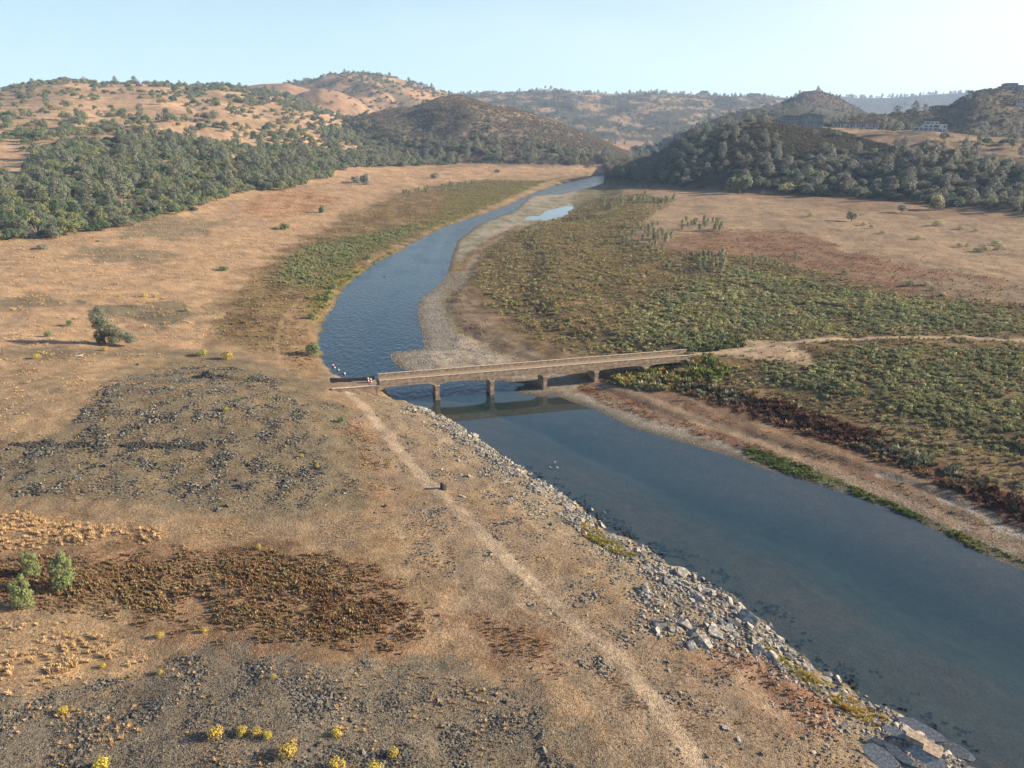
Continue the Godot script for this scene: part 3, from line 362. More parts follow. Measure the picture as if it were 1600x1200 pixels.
var SPOTS := {   # (x, d, height of the thing)
	"yellow": [Vector3(-39.9, 52, 1.61), Vector3(-30.4, 55.9, 1.55), Vector3(-27.9, 56.3, 1.06), Vector3(-26.3, 56.2, 1.06), Vector3(-25, 55.9, 0.92), Vector3(-22.4, 53.8, 1.79), Vector3(-18.2, 56.4, 0.99), Vector3(-17.1, 52.2, 1.61), Vector3(-13.4, 52.3, 1.48), Vector3(-12, 54.3, 1.11), Vector3(-47.8, 59, 0.95), Vector3(-43.6, 71.8, 0.85), Vector3(-38.5, 72.8, 0.77), Vector3(-40.7, 65.5, 0.71), Vector3(-27.2, 64.4, 0.63), Vector3(-38.2, 92, 0.93), Vector3(-40.4, 123.1, 0.79), Vector3(-36.6, 119.5, 0.89), Vector3(-128.6, 183, 1.66), Vector3(-115.4, 192.4, 1.55), Vector3(-89, 194.6, 2.54), Vector3(-81, 192.2, 2.90), Vector3(-135.8, 257.8, 2.13), Vector3(-132, 257.6, 1.42), Vector3(-144.1, 256, 1.18), Vector3(-129.9, 249.2, 0.92), Vector3(-113.1, 241.2, 1.78), Vector3(-61, 140, 1.32), Vector3(-47.8, 66.4, 0.72)],
	"green_small": [Vector3(-140.8, 219.1, 1.84), Vector3(-139.2, 205.1, 1.73), Vector3(-36.3, 139.1, 1.16), Vector3(-59.3, 202.3, 3.80), Vector3(-70.6, 243.1, 2.24), Vector3(-74.4, 290.6, 2.64), Vector3(-71.8, 271, 2.23), Vector3(-72.4, 357.3, 2.57), Vector3(-57.9, 319.9, 1.45)],
	"shrub_right": [Vector3(237.5, 637.2, 6.68), Vector3(195.9, 476.2, 2.53), Vector3(254.8, 432.1, 3.07), Vector3(262.9, 407.8, 1.82), Vector3(259.8, 418, 1.86), Vector3(206.9, 401.5, 1.79), Vector3(212.7, 426.4, 1.90), Vector3(213.5, 438.6, 1.95), Vector3(215.3, 380.1, 1.70), Vector3(225.1, 359.4, 1.93), Vector3(230, 361.3, 1.62), Vector3(224.4, 344.3, 1.86), Vector3(228.2, 344, 2.48), Vector3(237.3, 348.2, 2.50), Vector3(243.2, 359.5, 2.26), Vector3(139.9, 296.5, 1.62), Vector3(154.1, 271.8, 1.74), Vector3(160, 271, 1.49), Vector3(158.9, 264.3, 1.21), Vector3(156.9, 255.3, 1.41)],
	"trees_right": [Vector3(200, 645.3, 18.05), Vector3(212.9, 454, 8.45), Vector3(265, 494.6, 7.86), Vector3(298.2, 512.6, 11.30), Vector3(259.1, 616.1, 12.94), Vector3(144, 233.8, 3.03)],
	"trees_left": [Vector3(-132.3, 507, 5.81), Vector3(-136.9, 434.3, 4.63), Vector3(-140.4, 430.6, 2.30), Vector3(-155.2, 732.1, 8.92), Vector3(-142, 713.1, 11.80), Vector3(-84.3, 810.1, 7.73), Vector3(-17.6, 924, 5.59), Vector3(-128.2, 314.5, 2.85), Vector3(-210.3, 363.8, 1.30), Vector3(-223.2, 339.2, 3.67)],
	"willow_near": [Vector3(-63.4, 76.7, 5.18), Vector3(-66.6, 83.5, 4.58), Vector3(-60.6, 81, 6.15)],
	"lone": [Vector3(-119.6, 200.4, 11.29)],
	"person": [Vector3(-12.5, 114.3, 2.22)],
	"boulders": [Vector3(-9.1, 112.1, 1.09), Vector3(-7.2, 139.1, 1.16), Vector3(9, 132.2, 1.25), Vector3(7.8, 129.9, 0.96), Vector3(9.4, 129.9, 0.96), Vector3(-7.9, 120.3, 1.03), Vector3(22.9, 89.3, 1.61), Vector3(26.3, 89.2, 1.21), Vector3(23.4, 83.2, 1.33), Vector3(29, 86.7, 1.38), Vector3(16.8, 76.5, 0.80), Vector3(15.9, 75.7, 0.71), Vector3(19.3, 78.2, 1.09), Vector3(21.2, 77, 1.07), Vector3(8.8, 81.2, 0.84), Vector3(10.2, 79.2, 0.55), Vector3(19.1, 69.2, 0.83), Vector3(19.6, 65.4, 0.63), Vector3(21.6, 65, 0.63), Vector3(23.5, 60.1, 1.19), Vector3(24.5, 58.5, 0.66), Vector3(26.3, 56.8, 0.57), Vector3(22.2, 100.9, 0.89), Vector3(19.6, 98.2, 0.65), Vector3(14.5, 113.3, 0.98), Vector3(8.4, 117.6, 1.51), Vector3(6.5, 104.4, 0.91), Vector3(3.3, 107.4, 0.94), Vector3(26.1, 94.7, 1.06), Vector3(28.4, 93.5, 1.04), Vector3(29.5, 92.2, 1.03), Vector3(32.4, 85.5, 0.78), Vector3(33.2, 83.5, 0.86), Vector3(33.2, 80.9, 0.74), Vector3(35.8, 80.4, 0.74), Vector3(39.8, 84.1, 0.29), Vector3(35.5, 78.3, 0.73), Vector3(29.8, 77.1, 1.17), Vector3(28.7, 79.3, 0.92), Vector3(24.3, 79.5, 1.10), Vector3(11.8, 84.2, 1.15), Vector3(14.8, 87.3, 0.99), Vector3(-13.9, 102.2, 0.45), Vector3(-15, 108.6, 0.47), Vector3(-53.7, 127.9, 0.68), Vector3(-45.5, 110.8, 0.60), Vector3(-48.3, 102.2, 0.79), Vector3(-14.8, 54.2, 0.69), Vector3(3.3, 56, 0.85), Vector3(-11, 54.8, 0.70), Vector3(39.5, 73.1, 0.43), Vector3(43.5, 68.4, 0.41), Vector3(44.4, 67, 0.56), Vector3(42.6, 69, 0.41), Vector3(40.9, 71.6, 0.34), Vector3(36.8, 74.2, 0.61), Vector3(16.7, 112.2, 0.61)],
	"dark_boulders": [Vector3(-83.3, 172.7, 1.23), Vector3(-77.2, 161.2, 1.16), Vector3(-74.8, 166.3, 1.36), Vector3(-69.4, 159, 1.47), Vector3(-66.6, 150.3, 1.24), Vector3(-88.3, 174.1, 0.88), Vector3(-100.9, 181.5, 0.92), Vector3(-88.8, 137.2, 1.15), Vector3(-84.1, 129.7, 1.23), Vector3(-102.2, 135.3, 0.71), Vector3(-75.7, 116.1, 1.50), Vector3(-75, 113.7, 0.98), Vector3(-85.6, 114.4, 0.99), Vector3(-89.7, 111.8, 1.21), Vector3(-47, 110.3, 1.67), Vector3(-48.8, 112.8, 0.97), Vector3(-55.6, 106.9, 0.93), Vector3(-48.5, 102.7, 1.13), Vector3(-47.4, 103.9, 0.91), Vector3(-52.4, 108.5, 0.71), Vector3(-72.6, 104.6, 0.57), Vector3(-37.2, 115.1, 0.99), Vector3(-35.7, 118.5, 1.02), Vector3(-34.5, 117.2, 0.75), Vector3(-39.5, 111.4, 0.84), Vector3(-48.1, 127.8, 0.81), Vector3(-55.8, 124.8, 0.93), Vector3(-31.4, 110.1, 0.72), Vector3(-21.8, 106.2, 0.70), Vector3(-22.6, 103.9, 0.68), Vector3(-66.2, 139, 1.16), Vector3(-69.4, 138.5, 0.87), Vector3(-58.3, 130.1, 0.82), Vector3(-72.4, 128.9, 0.68), Vector3(-40.7, 59, 0.88), Vector3(-40.8, 58, 0.72), Vector3(-40.2, 59.6, 0.59), Vector3(-34.7, 60.3, 0.60), Vector3(-49.5, 59.1, 0.51), Vector3(-22.3, 59.5, 0.66), Vector3(-17.1, 58.7, 0.58), Vector3(-10.5, 55.5, 0.56), Vector3(-19.6, 55.3, 0.63), Vector3(-20.1, 54.4, 0.62), Vector3(-7.4, 56.8, 0.57), Vector3(-5.8, 58.3, 0.58), Vector3(-4.3, 55.7, 0.56), Vector3(-1.8, 63.5, 0.62), Vector3(-0.7, 62.5, 0.61), Vector3(-7.8, 61.7, 0.68), Vector3(-8.7, 62.2, 0.61), Vector3(3.1, 57.8, 1.01), Vector3(3.6, 55, 0.70)],
	"slabs": [Vector3(46.6, 62.4, 3.06), Vector3(48.9, 60.2, 2.23), Vector3(39.4, 57, 1.86), Vector3(40.1, 59.4, 1.33), Vector3(43, 60.9, 1.50), Vector3(41.7, 57.6, 1.87), Vector3(44.6, 57.3, 2.44)],
	"misc": [Vector3(-118.7, 185, 0.93), Vector3(44.6, 59.5, 1.48), Vector3(-246.3, 373.2, 8.69), Vector3(-37.3, 182.9, 1.66), Vector3(-51.4, 193.7, 1.17), Vector3(-50.6, 192, 0.77), Vector3(-49, 189.8, 0.96), Vector3(-46.7, 186.6, 1.13), Vector3(37.7, 124.4, 0.26), Vector3(54.3, 86.6, 0.20), Vector3(59.1, 118.5, 0.25), Vector3(-59.5, 140.7, 0.59)],
}

# ---------------------------------------------------------------- helpers
var rng := RandomNumberGenerator.new()
var zone_box: Array[Rect2] = []
var path_box: Array[Rect2] = []
var taken := {}
var M := {}

func numbered(called: String) -> String:
	taken[called] = taken.get(called, -1) + 1
	return called if taken[called] == 0 else "%s_%03d" % [called, taken[called]]

func tag(o: Node3D, label: String, category: String, group := "", kind := "") -> Node3D:
	o.set_meta("label", label)
	if category:
		o.set_meta("category", category)
	if group:
		o.set_meta("group", group)
	if kind:
		o.set_meta("kind", kind)
	return o

func root(called: String, at := Vector3.ZERO, turn := 0.0) -> Node3D:
	var o := Node3D.new()
	o.name = numbered(called)
	add_child(o)
	o.position = at
	o.rotation.y = turn
	return o

func solid(called: String, mesh: Mesh, m: Material, parent: Node3D = null) -> MeshInstance3D:
	var o := MeshInstance3D.new()
	o.name = called if parent else numbered(called)
	o.mesh = mesh
	o.material_override = m
	(parent if parent else self).add_child(o, true)
	return o

func copies(called: String, mesh: Mesh, m: Material, where: Array, tint: Array, parent: Node3D = null) -> MultiMeshInstance3D:
	var mm := MultiMesh.new()
	mm.transform_format = MultiMesh.TRANSFORM_3D
	mm.use_colors = true
	mm.mesh = mesh
	mm.instance_count = where.size()
	for i in where.size():
		mm.set_instance_transform(i, where[i])
		mm.set_instance_color(i, tint[i])
	var o := MultiMeshInstance3D.new()
	o.name = called if parent else numbered(called)
	o.multimesh = mm
	o.material_override = m
	o.set_meta("kind", "stuff")
	(parent if parent else self).add_child(o, true)
	return o

func box_of(p: PackedVector2Array) -> Rect2:
	var r := Rect2(p[0], Vector2.ZERO)
	for q in p:
		r = r.expand(q)
	return r

func area_of(p: PackedVector2Array) -> float:
	var a := 0.0
	for i in p.size():
		a += p[i].cross(p[(i + 1) % p.size()])
	return absf(a) * 0.5

func spot(x: float, d: float, lift := 0.0) -> Vector3:
	return Vector3(x, height(x, d) + lift, -d)

func plain(c: Color, rough := 0.9, tex: Texture2D = null, scale := 1.0) -> StandardMaterial3D:
	var m := StandardMaterial3D.new()
	m.albedo_color = c.linear_to_srgb()
	m.roughness = rough
	m.metallic_specular = 0.3
	if tex:
		m.albedo_texture = tex
		m.uv1_triplanar = true
		m.uv1_scale = Vector3.ONE * scale
	return m

func tinted(rough := 0.95, back := 0.0) -> StandardMaterial3D:
	var m := StandardMaterial3D.new()
	m.vertex_color_use_as_albedo = true
	m.roughness = rough
	m.metallic_specular = 0.2
	if back > 0.0:
		m.backlight_enabled = true
		m.backlight = Color(back, back, back).linear_to_srgb()
	return m

func noise_texture(freq: float, dark: float, size := 512, octaves := 5, kind := FastNoiseLite.TYPE_SIMPLEX_SMOOTH, grow := 1.0) -> ImageTexture:
	var n := FastNoiseLite.new()
	n.seed = 77 + int(freq * 1000.0)
	n.noise_type = kind
	n.frequency = freq
	n.fractal_octaves = octaves
	var im := n.get_seamless_image(size, size, false, false, 0.12, true)
	im.convert(Image.FORMAT_L8)
	var b := im.get_data()
	for i in b.size():
		b[i] = int(255.0 * lerpf(dark, 1.0, pow(b[i] / 255.0, grow)))
	return ImageTexture.create_from_image(Image.create_from_data(size, size, false, Image.FORMAT_L8, b))

func make_materials() -> void:
	# grit: clods, pebbles and straw, a little paler and darker than the earth they lie on
	var size := 1024
	var fine := FastNoiseLite.new()
	fine.frequency = 0.24
	fine.fractal_octaves = 3
	fine.seed = 3
	var clod := FastNoiseLite.new()
	clod.frequency = 0.07
	clod.fractal_octaves = 5
	clod.seed = 4
	var a := fine.get_seamless_image(size, size, false, false, 0.1, true)
	var b := clod.get_seamless_image(size, size, false, false, 0.1, true)
	a.convert(Image.FORMAT_L8)
	b.convert(Image.FORMAT_L8)
	var da := a.get_data()
	var db := b.get_data()
	var relief := PackedByteArray()
	relief.resize(da.size())
	for i in da.size():
		var f := da[i] / 255.0
		var g := db[i] / 255.0
		var v := 0.78 + (f - 0.5) * 0.55 + (g - 0.5) * 0.30
		relief[i] = int(255.0 * clampf(0.5 * f + 0.5 * g, 0.0, 1.0))
		if f < 0.26:
			v -= 0.22
		da[i] = int(255.0 * clampf(v, 0.15, 1.0))
	M.grit = ImageTexture.create_from_image(Image.create_from_data(size, size, false, Image.FORMAT_L8, da))
	M.relief = ImageTexture.create_from_image(Image.create_from_data(size, size, false, Image.FORMAT_L8, relief))
	var g := StandardMaterial3D.new()
	g.resource_name = "dry_earth"
	g.vertex_color_use_as_albedo = true
	g.albedo_texture = M.grit
	g.roughness = 0.97
	g.metallic_specular = 0.15
	g.heightmap_enabled = true
	g.heightmap_texture = M.relief
	g.heightmap_scale = 12.0
	M.ground = g
	M.leaf = tinted(0.8, 0.35)
	M.straw = tinted(0.9, 0.25)
	M.stone = tinted(0.9)
	M.stone.albedo_texture = noise_texture(0.02, 0.45, 256)
	M.stone.uv1_triplanar = true
	M.stone.uv1_scale = Vector3.ONE * 0.9
	M.bark = plain(Color(0.10, 0.08, 0.06))
	M.concrete = plain(Color(0.46, 0.345, 0.24), 0.92, noise_texture(0.012, 0.62, 512), 0.11)

# ---------------------------------------------------------------- ground
const HILL := [   # two colours of each ridge's own ground
	[Color(0.45, 0.305, 0.185), Color(0.35, 0.24, 0.145)],   # savanna
	[Color(0.42, 0.27, 0.155), Color(0.16, 0.13, 0.08)],      # peak
	[Color(0.37, 0.235, 0.14), Color(0.30, 0.19, 0.115)],     # west dome
	[Color(0.36, 0.23, 0.14), Color(0.28, 0.185, 0.115)],     # east dome
	[Color(0.185, 0.15, 0.112), Color(0.13, 0.115, 0.088)],  # brush hill
	[Color(0.085, 0.085, 0.055), Color(0.36, 0.25, 0.15)],    # back hills
	[Color(0.10, 0.086, 0.06), Color(0.07, 0.066, 0.046)],    # bluff
	[Color(0.16, 0.12, 0.08), Color(0.085, 0.078, 0.055)],  # knob
	[Color(0.07, 0.075, 0.05), Color(0.09, 0.085, 0.06)],     # hazy slope
	[Color(0.13, 0.098, 0.078), Color(0.10, 0.085, 0.065)],   # cone
	[Color(0.08, 0.085, 0.06), Color(0.11, 0.10, 0.075)],     # far ridge
]

func zone_weight(k: int, p: Vector2) -> float:
	if not zone_box[k].has_point(p):
		return 0.0
	var z: Array = ZONES[k]
	var w: float = z[4]
	var wander := noise_b.get_noise_2d(p.x * 0.45 / w + k * 13.0, p.y * 0.45 / w) * 1.6 + noise_a.get_noise_2d(p.x * 0.8, p.y * 0.8 + k) * 0.4
	return smoothstep(-0.45, 0.45, wander - away_ring(p, z[1]) / w)

func ground_color(x: float, d: float, h: float) -> Color:
	var p := Vector2(x, d)
	var mottle := noise_c.get_noise_2d(x * 0.06, d * 0.06)
	var fine := noise_a.get_noise_2d(x * 0.55, d * 0.55)
	var c: Color
	var f := far(x, d)
	var v := 0.0
	if d < 1160.0:
		v = valley(x, d)
	if f.y >= 0.0 and f.x > v - 1.0:
		var two: Array = HILL[int(f.y)]
		var pick := smoothstep(0.05, 0.25, noise_b.get_noise_2d(x * 0.006 + f.y * 7.0, d * 0.006) + mottle * 0.35)
		if int(f.y) == 6:
			# the bluff: brush to the left, pale cleared ground round the houses and to the right
			c = two[0].lerp(two[1], pick)
			var open := smoothstep(0.20, 0.42, x / d + noise_b.get_noise_2d(x * 0.012, d * 0.012) * 0.28 - smoothstep(46.0, 20.0, h) * 0.3)
			c = c.lerp(Color(0.33, 0.235, 0.15).lerp(Color(0.15, 0.115, 0.075), smoothstep(-0.1, 0.25, noise_c.get_noise_2d(x * 0.03, d * 0.03))), open)
		elif int(f.y) == 4:
			c = two[0].lerp(two[1], pick)
			c = c.lerp(Color(0.38, 0.25, 0.145), smoothstep(-0.165, -0.215, x / d + noise_b.get_noise_2d(x * 0.006, d * 0.006) * 0.05))
			c = c.lerp(Color(0.36, 0.235, 0.14), smoothstep(-0.5, 0.6, (d - 1375.0) / 70.0 + noise_b.get_noise_2d(x * 0.01, d * 0.01) * 1.2) * 0.9)
		else:
			c = two[0].lerp(two[1], pick)
		c = c.lerp(Color(0.40, 0.26, 0.145), smoothstep(3.0, 0.0, f.x - v) * 0.6)
	else:
		var s := look(grid_s, x, d)
		var q := look(grid_q, x, d)
		c = Color(0.30, 0.21, 0.125).lerp(Color(0.25, 0.17, 0.105), smoothstep(-8.0, 8.0, q))
		if d < 190.0 and q < 0.0:
			c = c.lerp(Color(0.275, 0.215, 0.145), smoothstep(18.0, 6.0, s))
		if q > 0.0 and d < 200.0:
			c = c.lerp(Color(0.335, 0.29, 0.225), smoothstep(14.0, 10.5, s + fine * 1.5))
		c = c.lerp(Color(0.36, 0.305, 0.23), smoothstep(2.0, -2.0, look(grid_c, x, d) + fine * 2.0))
		for k in ZONES.size():
			var w := zone_weight(k, p)
			if w > 0.0:
				var z: Array = ZONES[k]
				c = c.lerp(z[2].lerp(z[3], smoothstep(-0.22, 0.22, mottle + fine * 0.2)), w)
		for k in PATHS.size():
			if path_box[k].has_point(p):
				var a: Array = PATHS[k]
				var e := away(p, a[0]) + fine * 0.25 + noise_a.get_noise_2d(x * 0.2, d * 0.2) * 0.4
				c = c.lerp(a[2], a[3] * smoothstep(a[1] * 1.7, a[1] * 0.5, e))
		if h < 0.25:
			var bed := Color(0.15, 0.12, 0.085).lerp(Color(0.10, 0.10, 0.075), smoothstep(-0.25, 0.25, mottle))
			bed = bed.lerp(Color(0.035, 0.068, 0.066), smoothstep(-0.4, -2.6, h))
			c = c.lerp(bed, smoothstep(0.22, 0.02, h))
	var streak := noise_c.get_noise_2d(x * 0.03 + d * 0.012, d * 0.16) * smoothstep(60.0, 260.0, d)
	var shade := 1.0 + fine * 0.16 + streak * 0.34 + noise_a.get_noise_2d(x * 1.9, d * 1.9) * 0.12 + mottle * 0.26 + noise_b.get_noise_2d(x * 0.21 + 5.0, d * 0.21) * 0.26 * smoothstep(500.0, 150.0, d)
	var grey := (c.r + c.g + c.b) / 3.0
	return Color(maxf(0.01, lerpf(grey, c.r, 1.02) * shade), maxf(0.01, lerpf(grey, c.g, 1.02) * shade), maxf(0.01, lerpf(grey, c.b, 1.02) * shade)) * 1.06

var rows_d := PackedFloat32Array()
var cols_u := PackedFloat32Array()
var ground_v := []
var ground_h := []
var ground_c := []
var ground_n := []

func fan(d: float) -> float:
	return 34.0 + 0.8 * maxf(d, 0.0)

func row_heights(j: int) -> void:
	var d := rows_d[j]
	var w := fan(d)
	var hs := PackedFloat32Array()
	for u in cols_u:
		hs.append(height(u * w, d))
	ground_h[j] = hs

func row_looks(j: int) -> void:
	var d := rows_d[j]
	var w := fan(d)
	var hs: PackedFloat32Array = ground_h[j]
	var before: PackedFloat32Array = ground_h[maxi(j - 1, 0)]
	var after: PackedFloat32Array = ground_h[mini(j + 1, rows_d.size() - 1)]
	var gap := rows_d[mini(j + 1, rows_d.size() - 1)] - rows_d[maxi(j - 1, 0)]
	var lean := (fan(d + 1.0) - fan(d))
	var vs := PackedVector3Array()
	var ns := PackedVector3Array()
	var cs := PackedColorArray()
	for i in cols_u.size():
		var x := cols_u[i] * w
		vs.append(Vector3(x, hs[i], -d))
		var l := maxi(i - 1, 0)
		var r := mini(i + 1, cols_u.size() - 1)
		var slope_x := (hs[r] - hs[l]) / ((cols_u[r] - cols_u[l]) * w)
		var slope_d := (after[i] - before[i]) / gap - slope_x * cols_u[i] * lean
		ns.append(Vector3(-slope_x, 1.0, slope_d).normalized())
		cs.append(ground_color(x, d, hs[i]))
	ground_v[j] = vs
	ground_n[j] = ns
	ground_c[j] = cs

func ground() -> void:
	for d in [-900.0, -400.0, -200.0, -100.0, -60.0, -30.0, -10.0, 8.0, 20.0, 28.0, 34.0, 39.0, 43.0]:
		rows_d.append(d)
	var at := 45.0
	while at < 9000.0:
		rows_d.append(at)
		at += clampf(1.35 * (at * at + 4356.0) / 46926.0, 0.25, 0.0125 * at)
	for e in [7.0, 4.5, 3.0, 2.2, 1.7, 1.4, 1.25, 1.15]:
		cols_u.append(-e)
	var n := 460
	for i in n + 1:
		cols_u.append(lerpf(-1.1, 1.1, float(i) / n))
	for e in [1.15, 1.25, 1.4, 1.7, 2.2, 3.0, 4.5, 7.0]:
		cols_u.append(e)
	var rows := rows_d.size()
	for g in [ground_v, ground_h, ground_c, ground_n]:
		g.resize(rows)
	WorkerThreadPool.wait_for_group_task_completion(WorkerThreadPool.add_group_task(row_heights, rows))
	WorkerThreadPool.wait_for_group_task_completion(WorkerThreadPool.add_group_task(row_looks, rows))
	var vs := PackedVector3Array()
	var ns := PackedVector3Array()
	var cs := PackedColorArray()
	var uv := PackedVector2Array()
	for j in rows:
		vs.append_array(ground_v[j])
		ns.append_array(ground_n[j])
		cs.append_array(ground_c[j])
	for v in vs:
		uv.append(Vector2(v.x, v.z) / 46.0)
	var ix := PackedInt32Array()
	var m := cols_u.size()
	for j in rows - 1:
		for i in m - 1:
			var k := j * m + i
			ix.append_array([k, k + m, k + 1, k + 1, k + m, k + m + 1])
	var arrays := []
	arrays.resize(Mesh.ARRAY_MAX)
	arrays[Mesh.ARRAY_VERTEX] = vs
	arrays[Mesh.ARRAY_NORMAL] = ns
	arrays[Mesh.ARRAY_COLOR] = cs
	arrays[Mesh.ARRAY_TEX_UV] = uv
	arrays[Mesh.ARRAY_INDEX] = ix
	var mesh := ArrayMesh.new()
	mesh.add_surface_from_arrays(Mesh.PRIMITIVE_TRIANGLES, arrays)
	var o := solid("ground", mesh, M.ground)
	tag(o, "dry valley floor and golden hills on both sides of the river", "", "", "structure")

# ---------------------------------------------------------------- water
func water() -> void:
	for part in 2:
		var m := StandardMaterial3D.new()
		m.transparency = BaseMaterial3D.TRANSPARENCY_ALPHA
		m.albedo_color = Color(Color(0.010, 0.032, 0.034).linear_to_srgb(), 0.45) if part == 0 else Color(Color(0.012, 0.03, 0.045).linear_to_srgb(), 0.78)
		m.roughness = 0.05 if part == 0 else 1.0
		m.metallic_specular = 0.5
		m.normal_enabled = true
		var n := FastNoiseLite.new()
		n.seed = 40 + part
		n.frequency = 0.012 if part == 0 else 0.05
		n.fractal_octaves = 3 if part == 0 else 5
		var im := n.get_seamless_image(1024, 1024, false, false, 0.1, true)
		im.convert(Image.FORMAT_RGBA8)
		im.bump_map_to_normal_map(4.0 if part == 0 else 7.0)
		m.normal_texture = ImageTexture.create_from_image(im)
		m.normal_scale = 0.016 if part == 0 else 0.115
		if part == 1:
			# riffles: broken water lies in long patches along the current
			n.frequency = 0.011
			n.fractal_octaves = 4
			var broken := n.get_seamless_image(512, 512, false, false, 0.1, true)
			broken.convert(Image.FORMAT_L8)
			var b := broken.get_data()
			for k in b.size():
				b[k] = int(255.0 * lerpf(0.03, 0.2, smoothstep(0.3, 0.8, b[k] / 255.0)))
			m.roughness_texture = ImageTexture.create_from_image(Image.create_from_data(512, 512, false, Image.FORMAT_L8, b))
		var st := SurfaceTool.new()
		st.begin(Mesh.PRIMITIVE_TRIANGLES)
		# split along the bridge's line
		var near := [Vector2(-400, 76), Vector2(500, 296)]
		var ring := [Vector2(-400, -300), Vector2(500, -300), near[1], near[0]] if part == 0 else [near[0], near[1], Vector2(500, 1180), Vector2(-400, 1180)]
		var tile := 60.0 if part == 0 else 90.0
		for k in [0, 2, 1, 0, 3, 2]:
			var p: Vector2 = ring[k]
			st.set_normal(Vector3.UP)
			st.set_uv(Vector2(p.x / tile, p.y / tile * (1.0 if part == 0 else 0.45)))
			st.add_vertex(Vector3(p.x, 0.0, -p.y))
		st.generate_tangents()
		var o := solid("river_pool" if part == 0 else "river_upstream", st.commit(), m)
		tag(o, "calm dark teal river pool below the bridge" if part == 0 else "rippled blue river coming down to the bridge", "", "", "structure")

	# the still pond left behind on the bar mirrors the low sky
	var st := SurfaceTool.new()
	st.begin(Mesh.PRIMITIVE_TRIANGLES)
	var mid := Vector2.ZERO
	for p in POND:
		mid += p / POND.size()
	var tri := Geometry2D.triangulate_polygon(POND)
	for k in range(0, tri.size(), 3):
		var a := [tri[k], tri[k + 1], tri[k + 2]]
		if (POND[a[1]] - POND[a[0]]).cross(POND[a[2]] - POND[a[0]]) > 0.0:
			a.reverse()
		for v in a:
			var p := mid + (POND[v] - mid) * 1.12
			st.set_normal(Vector3.UP)
			st.add_vertex(Vector3(p.x, 0.16, -p.y))
	var still := StandardMaterial3D.new()
	still.albedo_color = Color(Color(0.03, 0.045, 0.045).linear_to_srgb(), 1.0)
	still.roughness = 0.03
	still.metallic_specular = 0.5
	var o := solid("pond", st.commit(), still)
	tag(o, "small still pond mirroring the sky on the bar beside the river", "", "", "structure")

# ---------------------------------------------------------------- boxes, bars and prisms
func prism(st: SurfaceTool, outline: PackedVector2Array, z0: float, z1: float) -> void:
	# an outline in x and y, pulled from z0 to z1
	var tri := Geometry2D.triangulate_polygon(outline)
	for i in range(0, tri.size(), 3):
		var a := outline[tri[i]]
		var b := outline[tri[i + 1]]
		var c := outline[tri[i + 2]]
		if (b - a).cross(c - a) > 0.0:
			var t := b
			b = c
			c = t
		for v in [a, b, c]:
			st.add_vertex(Vector3(v.x, v.y, z1))
		for v in [a, c, b]:
			st.add_vertex(Vector3(v.x, v.y, z0))
	var n := outline.size()
	var ccw := not Geometry2D.is_polygon_clockwise(outline)
	for i in n:
		var a := outline[i]
		var b := outline[(i + 1) % n]
		if ccw:
			var t := a
			a = b
			b = t
		for v in [Vector3(a.x, a.y, z0), Vector3(a.x, a.y, z1), Vector3(b.x, b.y, z1), Vector3(a.x, a.y, z0), Vector3(b.x, b.y, z1), Vector3(b.x, b.y, z0)]:
			st.add_vertex(v)

func start() -> SurfaceTool:
	var st := SurfaceTool.new()
	st.begin(Mesh.PRIMITIVE_TRIANGLES)
	st.set_smooth_group(-1)
	return st

func done(st: SurfaceTool) -> ArrayMesh:
	st.generate_normals()
	return st.commit()

func slab(st: SurfaceTool, lo: Vector3, hi: Vector3) -> void:
	prism(st, PackedVector2Array([Vector2(lo.x, lo.y), Vector2(hi.x, lo.y), Vector2(hi.x, hi.y), Vector2(lo.x, hi.y)]), lo.z, hi.z)

func box_mesh(lo: Vector3, hi: Vector3) -> ArrayMesh:
	var st := start()
	slab(st, lo, hi)
	return done(st)

